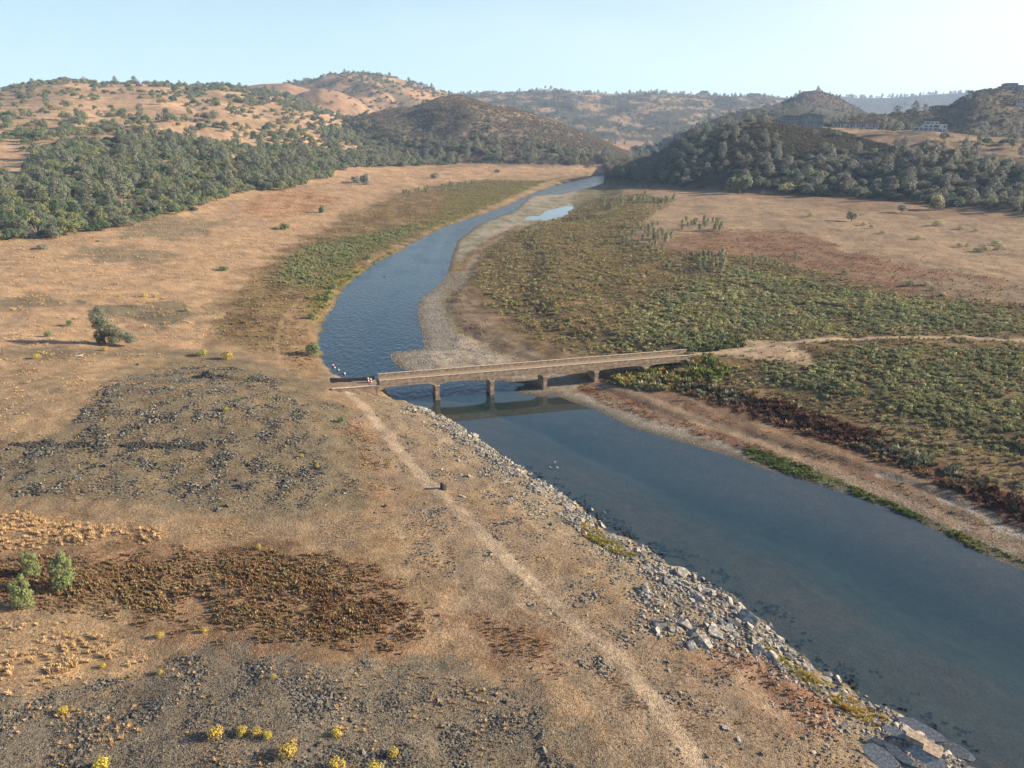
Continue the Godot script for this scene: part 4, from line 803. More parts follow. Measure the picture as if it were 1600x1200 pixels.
# ---------------------------------------------------------------- bridge
func bridge() -> void:
	var b := root("bridge", Vector3(-33.15, 0, -166.5), 0.2456)
	tag(b, "old tan concrete arch bridge with solid parapets crossing the river", "bridge")
	var span := 14.16
	var all := span * 6.0
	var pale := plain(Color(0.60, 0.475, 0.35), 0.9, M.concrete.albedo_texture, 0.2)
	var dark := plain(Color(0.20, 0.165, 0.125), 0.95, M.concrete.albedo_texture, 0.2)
	solid("deck", box_mesh(Vector3(0, 5.15, -2.32), Vector3(all, 5.42, 2.32)), plain(Color(0.37, 0.29, 0.2), 0.95, M.grit, 0.06), b)
	for side in [1.0, -1.0]:
		var z0: float = 2.33 if side > 0 else -2.63
		for k in 6:
			# each span's parapet and arched girder are cast in one, parted by an open joint over the pier
			var x0 := k * span + (0.0 if k == 0 else 0.025)
			var x1 := (k + 1) * span - (0.0 if k == 5 else 0.025)
			var line := PackedVector2Array([Vector2(x0, 6.3), Vector2(x0, 3.85)])
			line.append(Vector2(x0 + 0.5, 3.85))
			for i in 13:
				var t := i / 12.0
				var x := lerpf(x0 + 0.5, x1 - 0.5, t)
				var e := minf(x - x0 - 0.5, x1 - 0.5 - x) / 3.6
				line.append(Vector2(x, 3.9 + 0.66 * sqrt(1.0 - (1.0 - clampf(e, 0.0, 1.0)) ** 2)))
			line.append(Vector2(x1 - 0.5, 3.85))
			line.append(Vector2(x1, 3.85))
			line.append(Vector2(x1, 6.3))
			var st := start()
			prism(st, line, z0, z0 + 0.3)
			solid("girder", done(st), M.concrete, b)
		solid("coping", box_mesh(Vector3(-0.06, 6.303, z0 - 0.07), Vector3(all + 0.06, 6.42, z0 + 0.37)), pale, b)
		solid("string_course", box_mesh(Vector3(0.02, 5.18, z0 + (0.302 if side > 0 else -0.052)), Vector3(all - 0.02, 5.27, z0 + (0.352 if side > 0 else -0.002))), M.concrete, b)
	for k in range(1, 6):
		var pier := Node3D.new()
		pier.name = "pier"
		b.add_child(pier, true)
		pier.position = Vector3(k * span, 0, 0)
		solid("shaft", box_mesh(Vector3(-0.5, -4.6, -2.72), Vector3(0.5, 3.63, 2.72)), M.concrete, pier)
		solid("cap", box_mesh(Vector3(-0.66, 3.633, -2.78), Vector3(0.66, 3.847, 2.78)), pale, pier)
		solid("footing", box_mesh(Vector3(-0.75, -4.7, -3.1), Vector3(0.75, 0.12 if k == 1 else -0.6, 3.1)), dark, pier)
	for side in [0, 1]:
		var x := -0.85 if side == 0 else all + 0.003
		solid("abutment", box_mesh(Vector3(x, -2.0, -2.75), Vector3(x + 0.847, 5.14, 2.75)), M.concrete, b)
	# the wing wall that steps down beside the approach
	var st := start()
	prism(st, PackedVector2Array([Vector2(-0.86, -1.0), Vector2(-0.86, 5.1), Vector2(-6.0, 5.05), Vector2(-11.5, 5.15), Vector2(-11.5, 2.0), Vector2(-6.0, 1.0)]), 2.2, 2.72)
	solid("wing_wall", done(st), M.concrete, b)
	st = start()
	prism(st, PackedVector2Array([Vector2(-0.86, 5.12), Vector2(-0.86, 5.28), Vector2(-6.0, 5.23), Vector2(-11.5, 5.33), Vector2(-11.5, 5.17), Vector2(-6.0, 5.07)]), 2.1, 2.8)
	solid("wing_coping", done(st), pale, b)
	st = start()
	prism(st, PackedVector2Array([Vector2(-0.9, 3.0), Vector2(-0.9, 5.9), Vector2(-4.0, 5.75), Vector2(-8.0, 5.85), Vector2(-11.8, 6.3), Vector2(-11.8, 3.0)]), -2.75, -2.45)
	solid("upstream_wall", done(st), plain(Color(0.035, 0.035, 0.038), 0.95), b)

# ---------------------------------------------------------------- houses on the bluff and ridges
func house(called: String, label: String, px: Vector3, turn: float, blocks: Array, wall: Color, roof: Color) -> void:
	# blocks: [x, z, width, depth, height, base, roof rise, window columns, window rows]
	var b := root(called, px, turn)
	tag(b, label, "house", "houses on the right bluff")
	var mw := plain(wall, 0.8)
	var mr := plain(roof, 0.9)
	var mg := plain(Color(0.05, 0.06, 0.07), 0.12)
	mg.metallic_specular = 0.6
	for k in blocks:
		var x: float = k[0]
		var z: float = k[1]
		var w: float = k[2]
		var dp: float = k[3]
		var h: float = k[4]
		var y: float = k[5]
		solid("wall", box_mesh(Vector3(x - w / 2, y - 4.0, z - dp / 2), Vector3(x + w / 2, y + h, z + dp / 2)), mw, b)
		var st := start()
		if k[6] > 0.3:
			prism(st, PackedVector2Array([Vector2(x - w / 2 - 0.7, y + h + 0.01), Vector2(x + w / 2 + 0.7, y + h + 0.01), Vector2(x + w * 0.32, y + h + k[6]), Vector2(x - w * 0.32, y + h + k[6])]), z - dp / 2 - 0.7, z + dp / 2 + 0.7)
		else:
			slab(st, Vector3(x - w / 2 - 0.5, y + h + 0.01, z - dp / 2 - 0.5), Vector3(x + w / 2 + 0.5, y + h + 0.45, z + dp / 2 + 0.5))
		solid("roof", done(st), mr, b)
		for i in k[7]:
			for j in k[8]:
				if (i * 7 + j * 3 + int(w)) % 5 == 0:
					continue
				var cx: float = x - w / 2 + w * (i + 0.5) / k[7]
				var cy: float = y + h * (j + 0.55) / k[8]
				var hw: float = w / k[7] * (0.42 if (i + j) % 3 == 0 else 0.24)
				var hh: float = h / k[8] * 0.33
				solid("window", box_mesh(Vector3(cx - hw, cy - hh, z + dp / 2 + 0.02), Vector3(cx + hw, cy + hh, z + dp / 2 + 0.12)), mg, b)

func on_bluff(px_t: float, d: float) -> Vector3:
	return spot(px_t * d, d)

func houses() -> void:
	var white := Color(0.44, 0.43, 0.41)
	house("house", "long grey two storey mansion with a white right end on the bluff", on_bluff(0.381, 868), -0.25, [[-12, 0, 22, 13, 8.5, 0, 2.0, 6, 2], [8, 2, 18, 14, 10.5, 0, 1.8, 5, 2], [20.5, 1, 6, 12, 11, -0.5, 0.2, 1, 2], [-27, 1, 9, 9, 4.5, 1, 0.2, 3, 1]], Color(0.21, 0.22, 0.23), Color(0.13, 0.125, 0.12))
	house("house", "low wide house with white columns between the two mansions", on_bluff(0.451, 888), -0.2, [[-10, 0, 24, 11, 4.5, 0, 2.2, 7, 1], [10, 1, 20, 10, 4.5, 0, 2.0, 8, 1], [26, 0, 12, 10, 4.0, -0.3, 1.8, 4, 1]], Color(0.40, 0.38, 0.34), Color(0.17, 0.15, 0.13))
	house("house", "white modern house with big dark windows above the golden slope", on_bluff(0.553, 800), -0.35, [[0, 0, 14, 10, 6.0, 0, 0.1, 3, 2], [10.5, 2, 7, 11, 7.5, -1.5, 0.1, 2, 2], [-11, 1, 9, 9, 3.5, 0, 0.1, 2, 1], [1, -1, 12, 8, 2.4, 6.5, 0.1, 3, 1]], white, Color(0.6, 0.58, 0.54))
	house("house", "dark flat topped mansion crowning the highest knob on the right", on_bluff(0.646, 1245), -0.2, [[0, 0, 20, 12, 9, 0, 1.2, 4, 2], [13, 1, 12, 10, 6, 0, 1.0, 3, 1], [-12, 0, 6, 8, 5, 0, 0.2, 1, 1]], Color(0.24, 0.22, 0.21), Color(0.12, 0.11, 0.10))
	house("house", "smaller dark gabled house beside the hilltop mansion at right", on_bluff(0.681, 1250), -0.3, [[0, 0, 13, 9, 5, 0, 3.0, 3, 1]], Color(0.24, 0.21, 0.19), Color(0.12, 0.10, 0.09))
	house("house", "beige house with low roofs half way up the right knob", on_bluff(0.655, 1120), -0.25, [[-9, 0, 18, 9, 4.5, 0, 1.6, 5, 1], [10, 1, 14, 10, 5.5, 0, 1.6, 4, 1]], Color(0.38, 0.32, 0.25), Color(0.2, 0.14, 0.1))
	house("house", "tan tile roofed house among garden trees below the right knob", on_bluff(0.535, 1010), -0.2, [[-8, 0, 14, 9, 5, 0, 2.2, 4, 1], [7, 1, 13, 9, 6.5, 0, 2.4, 3, 2]], Color(0.44, 0.36, 0.27), Color(0.26, 0.15, 0.09))
	house("house", "low dark house at the left shoulder of the right knob", on_bluff(0.56, 1180), -0.2, [[0, 0, 26, 10, 5, 0, 1.5, 6, 1]], Color(0.22, 0.2, 0.19), Color(0.12, 0.11, 0.1))
	house("house", "small tan house on the skyline of the back hills", on_bluff(0.25, 3560), -0.1, [[0, 0, 40, 16, 10, 4, 4.0, 6, 1]], Color(0.45, 0.37, 0.28), Color(0.25, 0.18, 0.13))
	house("house", "long dark barn on the skyline right of the small tan house", on_bluff(0.315, 3560), -0.1, [[0, 0, 64, 18, 9, 4, 3.5, 8, 1]], Color(0.3, 0.26, 0.22), Color(0.2, 0.16, 0.13))

# ---------------------------------------------------------------- plants
func leaves(st: SurfaceTool, c: Vector3, r: Vector3, n: int, size: float, droop := 0.0) -> void:
	# leaf clusters over and through an ellipsoid, turned roughly outwards
	for i in n:
		var y := rng.randf_range(-0.75, 1.0)
		var a := rng.randf() * TAU
		var o := Vector3(cos(a) * sqrt(1.0 - y * y), y, sin(a) * sqrt(1.0 - y * y))
		var p := c + o * r * rng.randf_range(0.72, 1.08)
		var out := (o + Vector3(rng.randf_range(-0.55, 0.55), rng.randf_range(-0.3, 0.6), rng.randf_range(-0.55, 0.55))).normalized()
		var side := out.cross(Vector3.UP if absf(out.y) < 0.9 else Vector3.RIGHT).normalized()
		var up := side.cross(out)
		var s := size * rng.randf_range(0.6, 1.35)
		up.y -= droop
		var nrm := (o * 0.7 + out * 0.5 + Vector3.UP * 0.25).normalized()
		var q := [p - side * s * 0.5, p + up * s * 0.55, p + side * s * 0.5, p - up * s * 0.5]
		var flat: Vector3 = (q[2] - q[0]).cross(q[1] - q[0]).normalized()
		if flat.dot(nrm) < 0.0:
			q = [q[2], q[1], q[0], q[3]]
			flat = -flat
		for k in [0, 1, 2, 0, 2, 3]:
			st.set_normal(flat)
			st.add_vertex(q[k])

func oak_crown(seed_: int, lobes: int, wide: float, tall: float) -> ArrayMesh:
	rng.seed = seed_
	var st := SurfaceTool.new()
	st.begin(Mesh.PRIMITIVE_TRIANGLES)
	for k in lobes:
		var a := k * 2.4 + rng.randf_range(-0.4, 0.4)
		var e := sqrt((k + 0.3) / lobes)
		var c := Vector3(cos(a) * e * wide * 0.62, tall * (0.62 - 0.30 * e * e + rng.randf_range(-0.07, 0.1)), sin(a) * e * wide * 0.62)
		var r := wide * rng.randf_range(0.24, 0.48)
		leaves(st, c, Vector3(r, r * rng.randf_range(0.68, 0.9), r), 130, 0.105)
	return st.commit()

func pine_crown(seed_: int) -> ArrayMesh:
	# a grey pine: open, forked, longer than wide
	rng.seed = seed_
	var st := SurfaceTool.new()
	st.begin(Mesh.PRIMITIVE_TRIANGLES)
	for k in 12:
		var t := (k + 0.5) / 12.0
		var a := k * 2.4 + rng.randf_range(-0.5, 0.5)
		var spread := 0.20 * (0.55 + 0.75 * sin(t * PI)) * rng.randf_range(0.3, 1.2)
		var c := Vector3(cos(a) * spread, 0.24 + t * 0.66, sin(a) * spread)
		var r := rng.randf_range(0.12, 0.19) * (0.75 + 0.4 * sin(t * PI))
		leaves(st, c, Vector3(r, r * 0.9, r), 62, 0.06)
	return st.commit()

func willow_crown(seed_: int) -> ArrayMesh:
	# an upright sapling, many thin shoots from the ground up
	rng.seed = seed_
	var st := SurfaceTool.new()
	st.begin(Mesh.PRIMITIVE_TRIANGLES)
	for k in 8:
		var t := (k + 0.5) / 8.0
		var a := k * 2.4
		var c := Vector3(cos(a) * 0.11, 0.14 + t * 0.66, sin(a) * 0.11)
		leaves(st, c, Vector3(0.17, 0.2, 0.17) * (1.15 - 0.55 * t), 42, 0.07, -0.3)
	return st.commit()

func bush_crown(seed_: int, size := 0.22, n := 46) -> ArrayMesh:
	rng.seed = seed_
	var st := SurfaceTool.new()
	st.begin(Mesh.PRIMITIVE_TRIANGLES)
	for k in 5:
		var a := k * 2.5
		var e := 0.0 if k == 0 else 0.42
		leaves(st, Vector3(cos(a) * e, 0.45 + rng.randf_range(-0.08, 0.16), sin(a) * e), Vector3.ONE * rng.randf_range(0.42, 0.6), n, size)
	return st.commit()

func blades(seed_: int, n: int, width: float, spread: float, lean := 0.5) -> ArrayMesh:
	# a clump of blades one unit high
	rng.seed = seed_
	var st := SurfaceTool.new()
	st.begin(Mesh.PRIMITIVE_TRIANGLES)
	for i in n:
		var a := rng.randf() * TAU
		var o := Vector3(cos(a), 0, sin(a))
		var side := Vector3(-o.z, 0, o.x).rotated(Vector3.UP, rng.randf_range(-0.8, 0.8)) * width * rng.randf_range(0.6, 1.3)
		var b := o * spread * rng.randf_range(0.0, 0.5)
		var h := rng.randf_range(0.55, 1.0)
		var tip := b + o * lean * rng.randf_range(0.2, 1.0) + Vector3.UP * h
		var mid := b.lerp(tip, 0.55) + Vector3.UP * 0.08
		var v := [b - side * 0.5, mid - side, mid + side, b - side * 0.5, mid + side, b + side * 0.5, mid - side, tip, mid + side]
		for k in 9:
			var j := k - k % 3
			st.set_normal((v[j + 2] - v[j]).cross(v[j + 1] - v[j]).normalized())
			st.add_vertex(v[k])
	return st.commit()

func tube(st: SurfaceTool, a: Vector3, b: Vector3, ra: float, rb: float, n := 6) -> void:
	var f := (b - a).normalized()
	var s := f.cross(Vector3.RIGHT if absf(f.x) < 0.8 else Vector3.UP).normalized()
	var t := f.cross(s)
	for i in n:
		var p := s * cos(TAU * i / n) + t * sin(TAU * i / n)
		var q := s * cos(TAU * (i + 1) / n) + t * sin(TAU * (i + 1) / n)
		for v in [[a, p, ra], [b, p, rb], [b, q, rb], [a, p, ra], [b, q, rb], [a, q, ra]]:
			st.set_normal(v[1])
			st.add_vertex(v[0] + v[1] * v[2])

func trunk_mesh(seed_: int, high: float, thick: float, wide: float) -> ArrayMesh:
	rng.seed = seed_
	var st := SurfaceTool.new()
	st.begin(Mesh.PRIMITIVE_TRIANGLES)
	var fork := Vector3(rng.randf_range(-0.03, 0.03), high * 0.45, rng.randf_range(-0.03, 0.03))
	tube(st, Vector3(0, -0.12, 0), fork, thick, thick * 0.75)
	for k in 5:
		var a := k * 1.3 + rng.randf()
		tube(st, fork, fork + Vector3(cos(a) * wide, high * rng.randf_range(0.35, 0.6), sin(a) * wide), thick * 0.6, thick * 0.2)
	return st.commit()

var stems := {}
func stem(seed_: int, high: float, thick: float, wide: float) -> ArrayMesh:
	if not stems.has(seed_):
		var keep := rng.state
		stems[seed_] = trunk_mesh(seed_, high, thick, wide)
		rng.state = keep
	return stems[seed_]

var oak_proto := []      # [crown mesh, crown material, tone word]
var pine_proto := []
var oak_trunk: ArrayMesh
var pine_trunk: ArrayMesh

func leaf_material(c: Color) -> StandardMaterial3D:
	var m := plain(c, 0.75)
	m.metallic_specular = 0.25
	m.backlight_enabled = true
	m.backlight = Color(0.16, 0.16, 0.16).linear_to_srgb()
	return m

func trees() -> void:
	var tones := [["dark green", Color(0.058, 0.090, 0.036)], ["olive", Color(0.09, 0.115, 0.045)], ["deep green", Color(0.038, 0.065, 0.03)], ["grey green", Color(0.086, 0.098, 0.056)], ["yellowish", Color(0.12, 0.122, 0.045)]]
	for k in 15:
		oak_proto.append([oak_crown(100 + k, [10, 6, 13, 8, 5][k % 5], [1.0, 1.1, 0.95, 1.05, 0.9][k % 5], [1.25, 1.5, 1.15, 1.4, 1.7][k % 5]), leaf_material(tones[k % 5][1] if k < 10 else tones[(k * 3) % 5][1]), tones[k % 5][0] if k < 10 else tones[(k * 3) % 5][0]])
	for k in 4:
		pine_proto.append([pine_crown(140 + k), leaf_material([Color(0.10, 0.112, 0.07), Color(0.078, 0.095, 0.056)][k % 2]), ["pale grey green", "dusty green"][k % 2]])
	oak_trunk = trunk_mesh(7, 1.0, 0.07, 0.5)
	pine_trunk = trunk_mesh(8, 1.3, 0.02, 0.1)
	var found := []      # [is pine, x, d, size, place, group]
	rng.seed = 2024
	var sown := {}
	# [area, metres between crowns, crown radius from, to, share of pines, words for the place]
	for a in [
		["forest_left", 7.0, 2.7, 7.0, 0.09, "the left forest", "oaks of the left forest", 1.0],
		["forest_left_far", 8.5, 4.0, 6.5, 0.12, "the far left tree belt", "oaks of the far left tree belt", 1.0],
		["band_a", 11.0, 4.4, 8.0, 0.04, "the slope above the left forest", "oaks on the golden slope", 0.8],
		["band_b", 11.0, 4.4, 7.8, 0.08, "the hillside tree rows", "oaks in rows on the hillside", 0.75],
		["forest_right", 7.5, 2.7, 6.8, 0.15, "the right forest", "oaks of the right forest", 1.0],
	]:
		sow(found, sown, AREAS[a[0]], a)
	for i in 1500:
		var d := rng.randf_range(700.0, 960.0)
		var x := rng.randf_range(0.13, 0.36) * d
		var f := far(x, d)
		if int(f.y) != 6 or rng.randf() < minf(0.72, smoothstep(0.17, 0.31, x / d)) or valley(x, d) < 0.8:
			continue
		var cell := Vector2i(int(x / 7.0), int(d / 7.0))
		if not sown.has(cell):
			sown[cell] = true
			found.append([rng.randf() < 0.35, x, d, rng.randf_range(3.2, 5.6), "the wooded point", "trees on the wooded point", 1 if f.x < 12.0 else 2 if f.x < 20.0 else 3 if f.x < 40.0 else 4])
	# scattered oaks on the hills, by clusters
	for a in [[-0.95, 0.0, 520.0, 1950.0, 5200, -0.02, "the golden hills at left"], [-0.42, 0.03, 1750.0, 2700.0, 2600, -0.2, "the high peak"], [-0.42, -0.18, 1120.0, 1560.0, 1500, -0.12, "the wooded saddle left of the brush hill"], [-0.30, 0.22, 1050.0, 1240.0, 900, -0.25, "the foot of the dark brush hill"], [-0.2, 0.5, 2300.0, 3620.0, 3800, -0.16, "the valley's hazy end hills"], [0.12, 0.5, 1350.0, 2150.0, 700, -0.1, "the hazy slope"], [0.40, 1.0, 600.0, 1260.0, 900, 0.04, "the house bluff"]]:
		for i in a[4]:
			var d := sqrt(rng.randf_range(a[2] * a[2], a[3] * a[3]))
			var x: float = rng.randf_range(a[0], a[1]) * d
			var n := noise_b.get_noise_2d(x * 0.011 + 40.0, d * 0.007) + 0.25 * noise_a.get_noise_2d(x * 0.05, d * 0.03)
			if n < a[5]:
				continue
			var f := far(x, d)
			if f.y < 0.0 or d < 1160.0 and f.x < valley(x, d) + 1.5:
				continue
			if (int(f.y) in [2, 3] or int(f.y) == 4 and d > 1160.0 and x / d > -0.19) and rng.randf() < 0.95 or int(f.y) == 9 and rng.randf() < 0.8:
				continue
			var cell := Vector2i(int(x / 9.0), int(d / 9.0))
			if sown.has(cell):
				continue
			sown[cell] = true
			found.append([rng.randf() < (0.25 if a[0] > -0.35 else 0.03), x, d, rng.randf_range(3.8, 7.4), a[6], "trees on " + a[6], 0])
	# far ridge: ragged line of trees on the crest
	for i in 500:
		var d := rng.randf_range(4700.0, 5600.0)
		var x := rng.randf_range(0.2, 0.8) * d
		found.append([true, x, d, rng.randf_range(6.0, 11.0), "the far blue ridge", "trees on the far blue ridge", 0])
	# the cone-shaped hill carries a few trees on its top
	for i in 16:
		var x := rng.randf_range(0.375, 0.455) * 2150.0
		found.append([i % 2 == 0, x, 2150.0 + rng.randf_range(-30, 30), rng.randf_range(4.0, 6.5), "the top of the cone shaped hill", "trees on the cone shaped hill", 0])
	found = found.filter(func(f): return not near_house(f[1], f[2]))
	var seen := []
	for k in found.size():
		var f: Array = found[k]
		var t: float = clampf(f[1] / f[2], -0.72, 0.72)
		var r: Vector2 = span_of.get(f[4], Vector2(t, t))
		span_of[f[4]] = Vector2(minf(r.x, t), maxf(r.y, t))
		var in_view := absf(f[1] / f[2]) < 0.74
		seen.append([f[3] / f[2] * (1.0 if in_view else 0.001), k])
	seen.sort_custom(func(a, b): return a[0] > b[0])
	var left := {"oak_tree": 290, "pine_tree": 150}
	var rest := {"oak_tree": [], "pine_tree": []}
	var said := {}
	for s in seen:
		var f: Array = found[s[1]]
		var kind := "pine_tree" if f[0] else "oak_tree"
		if left[kind] > 0 and s[0] > 0.0015:
			left[kind] -= 1
			plant(kind, f, s[1])
		else:
			rest[kind].append(f)
	for kind in rest:
		var protos: Array = pine_proto if kind == "pine_tree" else oak_proto
		var holder := root("distant_pines" if kind == "pine_tree" else "distant_oaks")
		tag(holder, "dusty pines dotted over the far hills" if kind == "pine_tree" else "dark rounded oaks dotted over the far golden hills", "trees", "", "stuff")
		var lists := []
		for p in protos:
			lists.append([])
		for f in rest[kind]:
			lists[rng.randi() % protos.size()].append(tree_place(f))
		for k in protos.size():
			var tint := []
			tint.resize(lists[k].size())
			tint.fill(Color.WHITE)
			if lists[k].size():
				copies("crown", protos[k][0], protos[k][1], lists[k], tint, holder)

func near_house(x: float, d: float) -> bool:
	for h in HOUSES:
		if d > 520.0 and d < h.y + 16.0 and d > h.y - 70.0 and absf(x / d - h.x) * h.y < h.z:
			return true
	return false

const HOUSES := [Vector3(0.381, 868, 34), Vector3(0.451, 888, 36), Vector3(0.553, 800, 26), Vector3(0.646, 1245, 26), Vector3(0.681, 1250, 14), Vector3(0.655, 1120, 26), Vector3(0.535, 1010, 20), Vector3(0.56, 1180, 16)]

func tree_place(f: Array) -> Transform3D:
	var s: float = f[3] * (2.35 if f[0] else 1.0)
	var b := Basis(Vector3.UP, rng.randf() * TAU).scaled(Vector3(s, s * rng.randf_range(0.8, 1.35), s))
	return Transform3D(b, spot(f[1], f[2], -0.12 * f[3]))

var said := {}
var span_of := {}

func along(f: Array) -> String:
	var r: Vector2 = span_of[f[4]]
	var k := int(clampf((f[1] / f[2] - r.x) / maxf(r.y - r.x, 0.01), 0.0, 0.999) * 9.0)
	return ["left end", "near left end", "left third", "left of middle", "middle", "right of middle", "right third", "near right end", "right end"][k]

func plant(kind: String, f: Array, k: int) -> void:
	var proto: Array = (pine_proto if f[0] else oak_proto)[k % (4 if f[0] else 15)]
	var t := tree_place(f)
	var o := root(kind, t.origin, t.basis.get_euler().y)
	o.scale = t.basis.get_scale()
	solid("crown", proto[0], proto[1], o)
	solid("trunk", pine_trunk if f[0] else oak_trunk, M.bark, o)
	var big := "young" if f[3] < 4.1 else "medium" if f[3] < 5.2 else "large" if f[3] < 6.0 else "broad"
	if f[0]:
		big = "short" if f[3] < 4.1 else "tall" if f[3] < 5.2 else "towering"
	var row: String = ["on", "front row of", "second row of", "amid", "back of", "deep in"][f[6]]
	# how far along its stand, from left to right
	var label := "%s %s %s, %s %s, %s" % [big, proto[2], "pine" if f[0] else "oak", row, f[4], along(f)]
	tag(o, label, "tree", f[5])

func sow(found: Array, sown: Dictionary, poly: PackedVector2Array, a: Array) -> void:
	var r := box_of(poly)
	var gap: float = a[1]
	var x := r.position.x
	while x < r.end.x:
		var d := r.position.y
		while d < r.end.y:
			var p := Vector2(x + rng.randf_range(-0.5, 0.5) * gap, d + rng.randf_range(-0.5, 0.5) * gap)
			d += gap
			if not Geometry2D.is_point_in_polygon(p, poly) or rng.randf() > a[7]:
				continue
			if a[7] < 0.95 and noise_b.get_noise_2d(p.x * 0.018, p.y * 0.010) < 0.03:
				continue
			var cell := Vector2i(int(p.x / 6.0), int(p.y / 6.0))
			if sown.has(cell) or look(grid_s, p.x, p.y) < 14.0 and p.y < 1100.0:
				continue
			sown[cell] = true
			var e := -away_ring(p, poly)
			var nearer := away_ring(p - Vector2(p.x, p.y).normalized() * 18.0, poly) > 0.0
			var row := 1 if nearer else 4 if e < 15.0 else 2 if e < 38.0 else 3 if e < 65.0 else 5
			found.append([rng.randf() < a[4], p.x, p.y, rng.randf_range(a[2], a[3]), a[5], a[6], row])
		x += gap

func bearing(x: float, d: float) -> String:
	var t := x / d
	return "far left" if t < -0.45 else "left" if t < -0.2 else "middle left" if t < 0.0 else "middle right" if t < 0.22 else "right" if t < 0.48 else "far right"

func shrubs() -> void:
	# ---- yellow flowering bushes, each by itself
	var yellow := [leaf_material(Color(0.34, 0.27, 0.035)), leaf_material(Color(0.30, 0.22, 0.04)), leaf_material(Color(0.20, 0.20, 0.04))]
	var yb := [bush_crown(201, 0.13, 110), bush_crown(202, 0.13, 110), bush_crown(203, 0.13, 110)]
	var words := ["bottom left corner of the stony foreground", "largest of the front row left of the yellow cluster", "left bush of the yellow cluster in the foreground", "middle bush of the yellow cluster", "right bush of the yellow cluster, smallest", "below and right of the yellow cluster", "above the pale slab in the stony foreground", "at the bottom frame edge beside the pale slab", "at the bottom frame edge, right of centre of the bush group", "beside a black shadow, rightmost of the foreground bushes", "alone on dark stones at far left", "at the lower edge of the rusty weeds, left", "at the lower edge of the rusty weeds, middle", "among golden tufts near dark stones", "among golden tufts, right of the others", "on the bare shelf above the rusty weeds", "on the knoll's grey stones, upper", "on the knoll's grey stones, lower", "on the grey track at far left", "below the lone leaning tree", "at the crest of the stony knoll, bright green yellow", "at the crest of the stony knoll, orange tinged", "on the olive mound behind the lone tree, left", "on the olive mound behind the lone tree, middle", "on the olive mound, leftmost and small", "on the olive mound, lower", "at the right rim of the olive mound", "low on the knoll's right shoulder", "among the golden tufts at lower left"]
	for k in SPOTS.yellow.size():
		var p: Vector3 = SPOTS.yellow[k]
		var o := root("yellow_bush", spot(p.x, p.y, -0.05), k * 1.7)
		var s := p.z * 0.82
		o.scale = Vector3(s * 0.78, s, s * 0.78)
		solid("foliage", yb[k % 3], yellow[2 if k in [20, 26, 27] else k % 2], o)
		solid("stems", stem(30, 0.6, 0.03, 0.3), M.bark, o)
		tag(o, "yellow flowering bush " + words[k], "bush", "yellow bushes on the left bank")
	# ---- bushes and small trees of the flats
	var greens := [leaf_material(Color(0.085, 0.12, 0.04)), leaf_material(Color(0.15, 0.155, 0.06)), leaf_material(Color(0.36, 0.31, 0.12)), leaf_material(Color(0.16, 0.15, 0.12)), leaf_material(Color(0.07, 0.11, 0.03))]
	var gw := ["dark green bush beside the footpath left of the lone tree, upper", "dark green bush beside the footpath left of the lone tree, lower", "bright green weed clump on the slope below the bridge's left end", "tall bright green shrub at the left waterline above the buoys", "bright green shrub on the left waterline by the first riffle", "bright green shrub on the left bank at the bend", "low green shrub on the left bank near the pale gravel", "green shrub on the left bank far upstream", "green shrub on the left bank mid way upstream"]
	for k in SPOTS.green_small.size():
		var p: Vector3 = SPOTS.green_small[k]
		var o := root("green_bush", spot(p.x, p.y, -0.05), k * 2.1)
		o.scale = Vector3(p.z * 0.75, p.z, p.z * 0.75)
		solid("foliage", yb[k % 3], greens[4 if k > 1 else 0], o)
		tag(o, gw[k], "bush", "green bushes on the left side")
	for k in SPOTS.shrub_right.size():
		var p: Vector3 = SPOTS.shrub_right[k]
		var o := root("straw_bush", spot(p.x, p.y, -0.05), k * 2.1)
		o.scale = Vector3(p.z * 1.2, p.z * 1.1, p.z * 1.2)
		solid("foliage", yb[k % 3], greens[0 if k == 16 else 1 if k in [15, 18] else 2], o)
		var place := "by the tree line" if p.y > 480 else "on the tan flat" if p.y > 300 else "where weeds thin out"
		tag(o, "%s %s bush alone %s, %s" % ["tiny" if p.z < 1.75 else "small" if p.z < 1.95 else "medium" if p.z < 2.6 else "large", "dark green" if k == 16 else "olive" if k in [15, 18] else "straw yellow", place, ["below the yellow topped tree", "left of the vase shaped tree", "far right, upper row", "far right, before the shaded forest", "far right beside another", "right of the vase shaped tree", "in front of the vase shaped tree", "just below the vase shaped tree", "right of the winding track", "above the pale track", "beside the tiny one", "left of the straw group", "in the straw group", "at the straw group's right", "behind the straw group", "left of the green bush", "nearest the weeds", "right of the green bush", "below the green bush", "lowest of the four"][k]], "bush", "lone bushes on the right flat")
	# ---- trees standing by themselves
	var solo := bush_crown(210, 0.16, 120)
	var tw := ["tall two lobed green tree at the left end of the right tree line", "vase shaped small tree alone on the tan flat at right", "grey green shrub in the shade left of the yellow topped tree", "round tree with yellow top before the right forest", "pair of round green oaks at the forest edge right of the two lobed tree", "feathery green willow among the weeds at right"]
	for k in 6:
		var p: Vector3 = SPOTS.trees_right[k]
		var o := root("tree" if k != 2 else "shrub", spot(p.x, p.y, -0.1), k * 1.1)
		var n := 2 if k in [0, 4] else 1
		for i in n:
			var c := solid("crown", solo if k != 5 else willow_crown(66), greens[[0, 1, 3, 1, 0, 1][k]], o)
			var s := p.z * (0.62 if n == 1 else 0.55)
			c.scale = Vector3(s * 0.8, s * (1.15 if k in [0] else 0.95), s * 0.8) if k != 5 else Vector3.ONE * p.z * 1.3
			c.position = Vector3((i - 0.5) * s * 1.0 * (n - 1), p.z * (0.18 if k != 5 else 0.0) + i * 0.08 * p.z * (n - 1), 0)
		if k == 3:
			var c := solid("crown_top", solo, greens[2], o)
			c.scale = Vector3.ONE * p.z * 0.42
			c.position = Vector3(0.3, p.z * 0.52, 0)
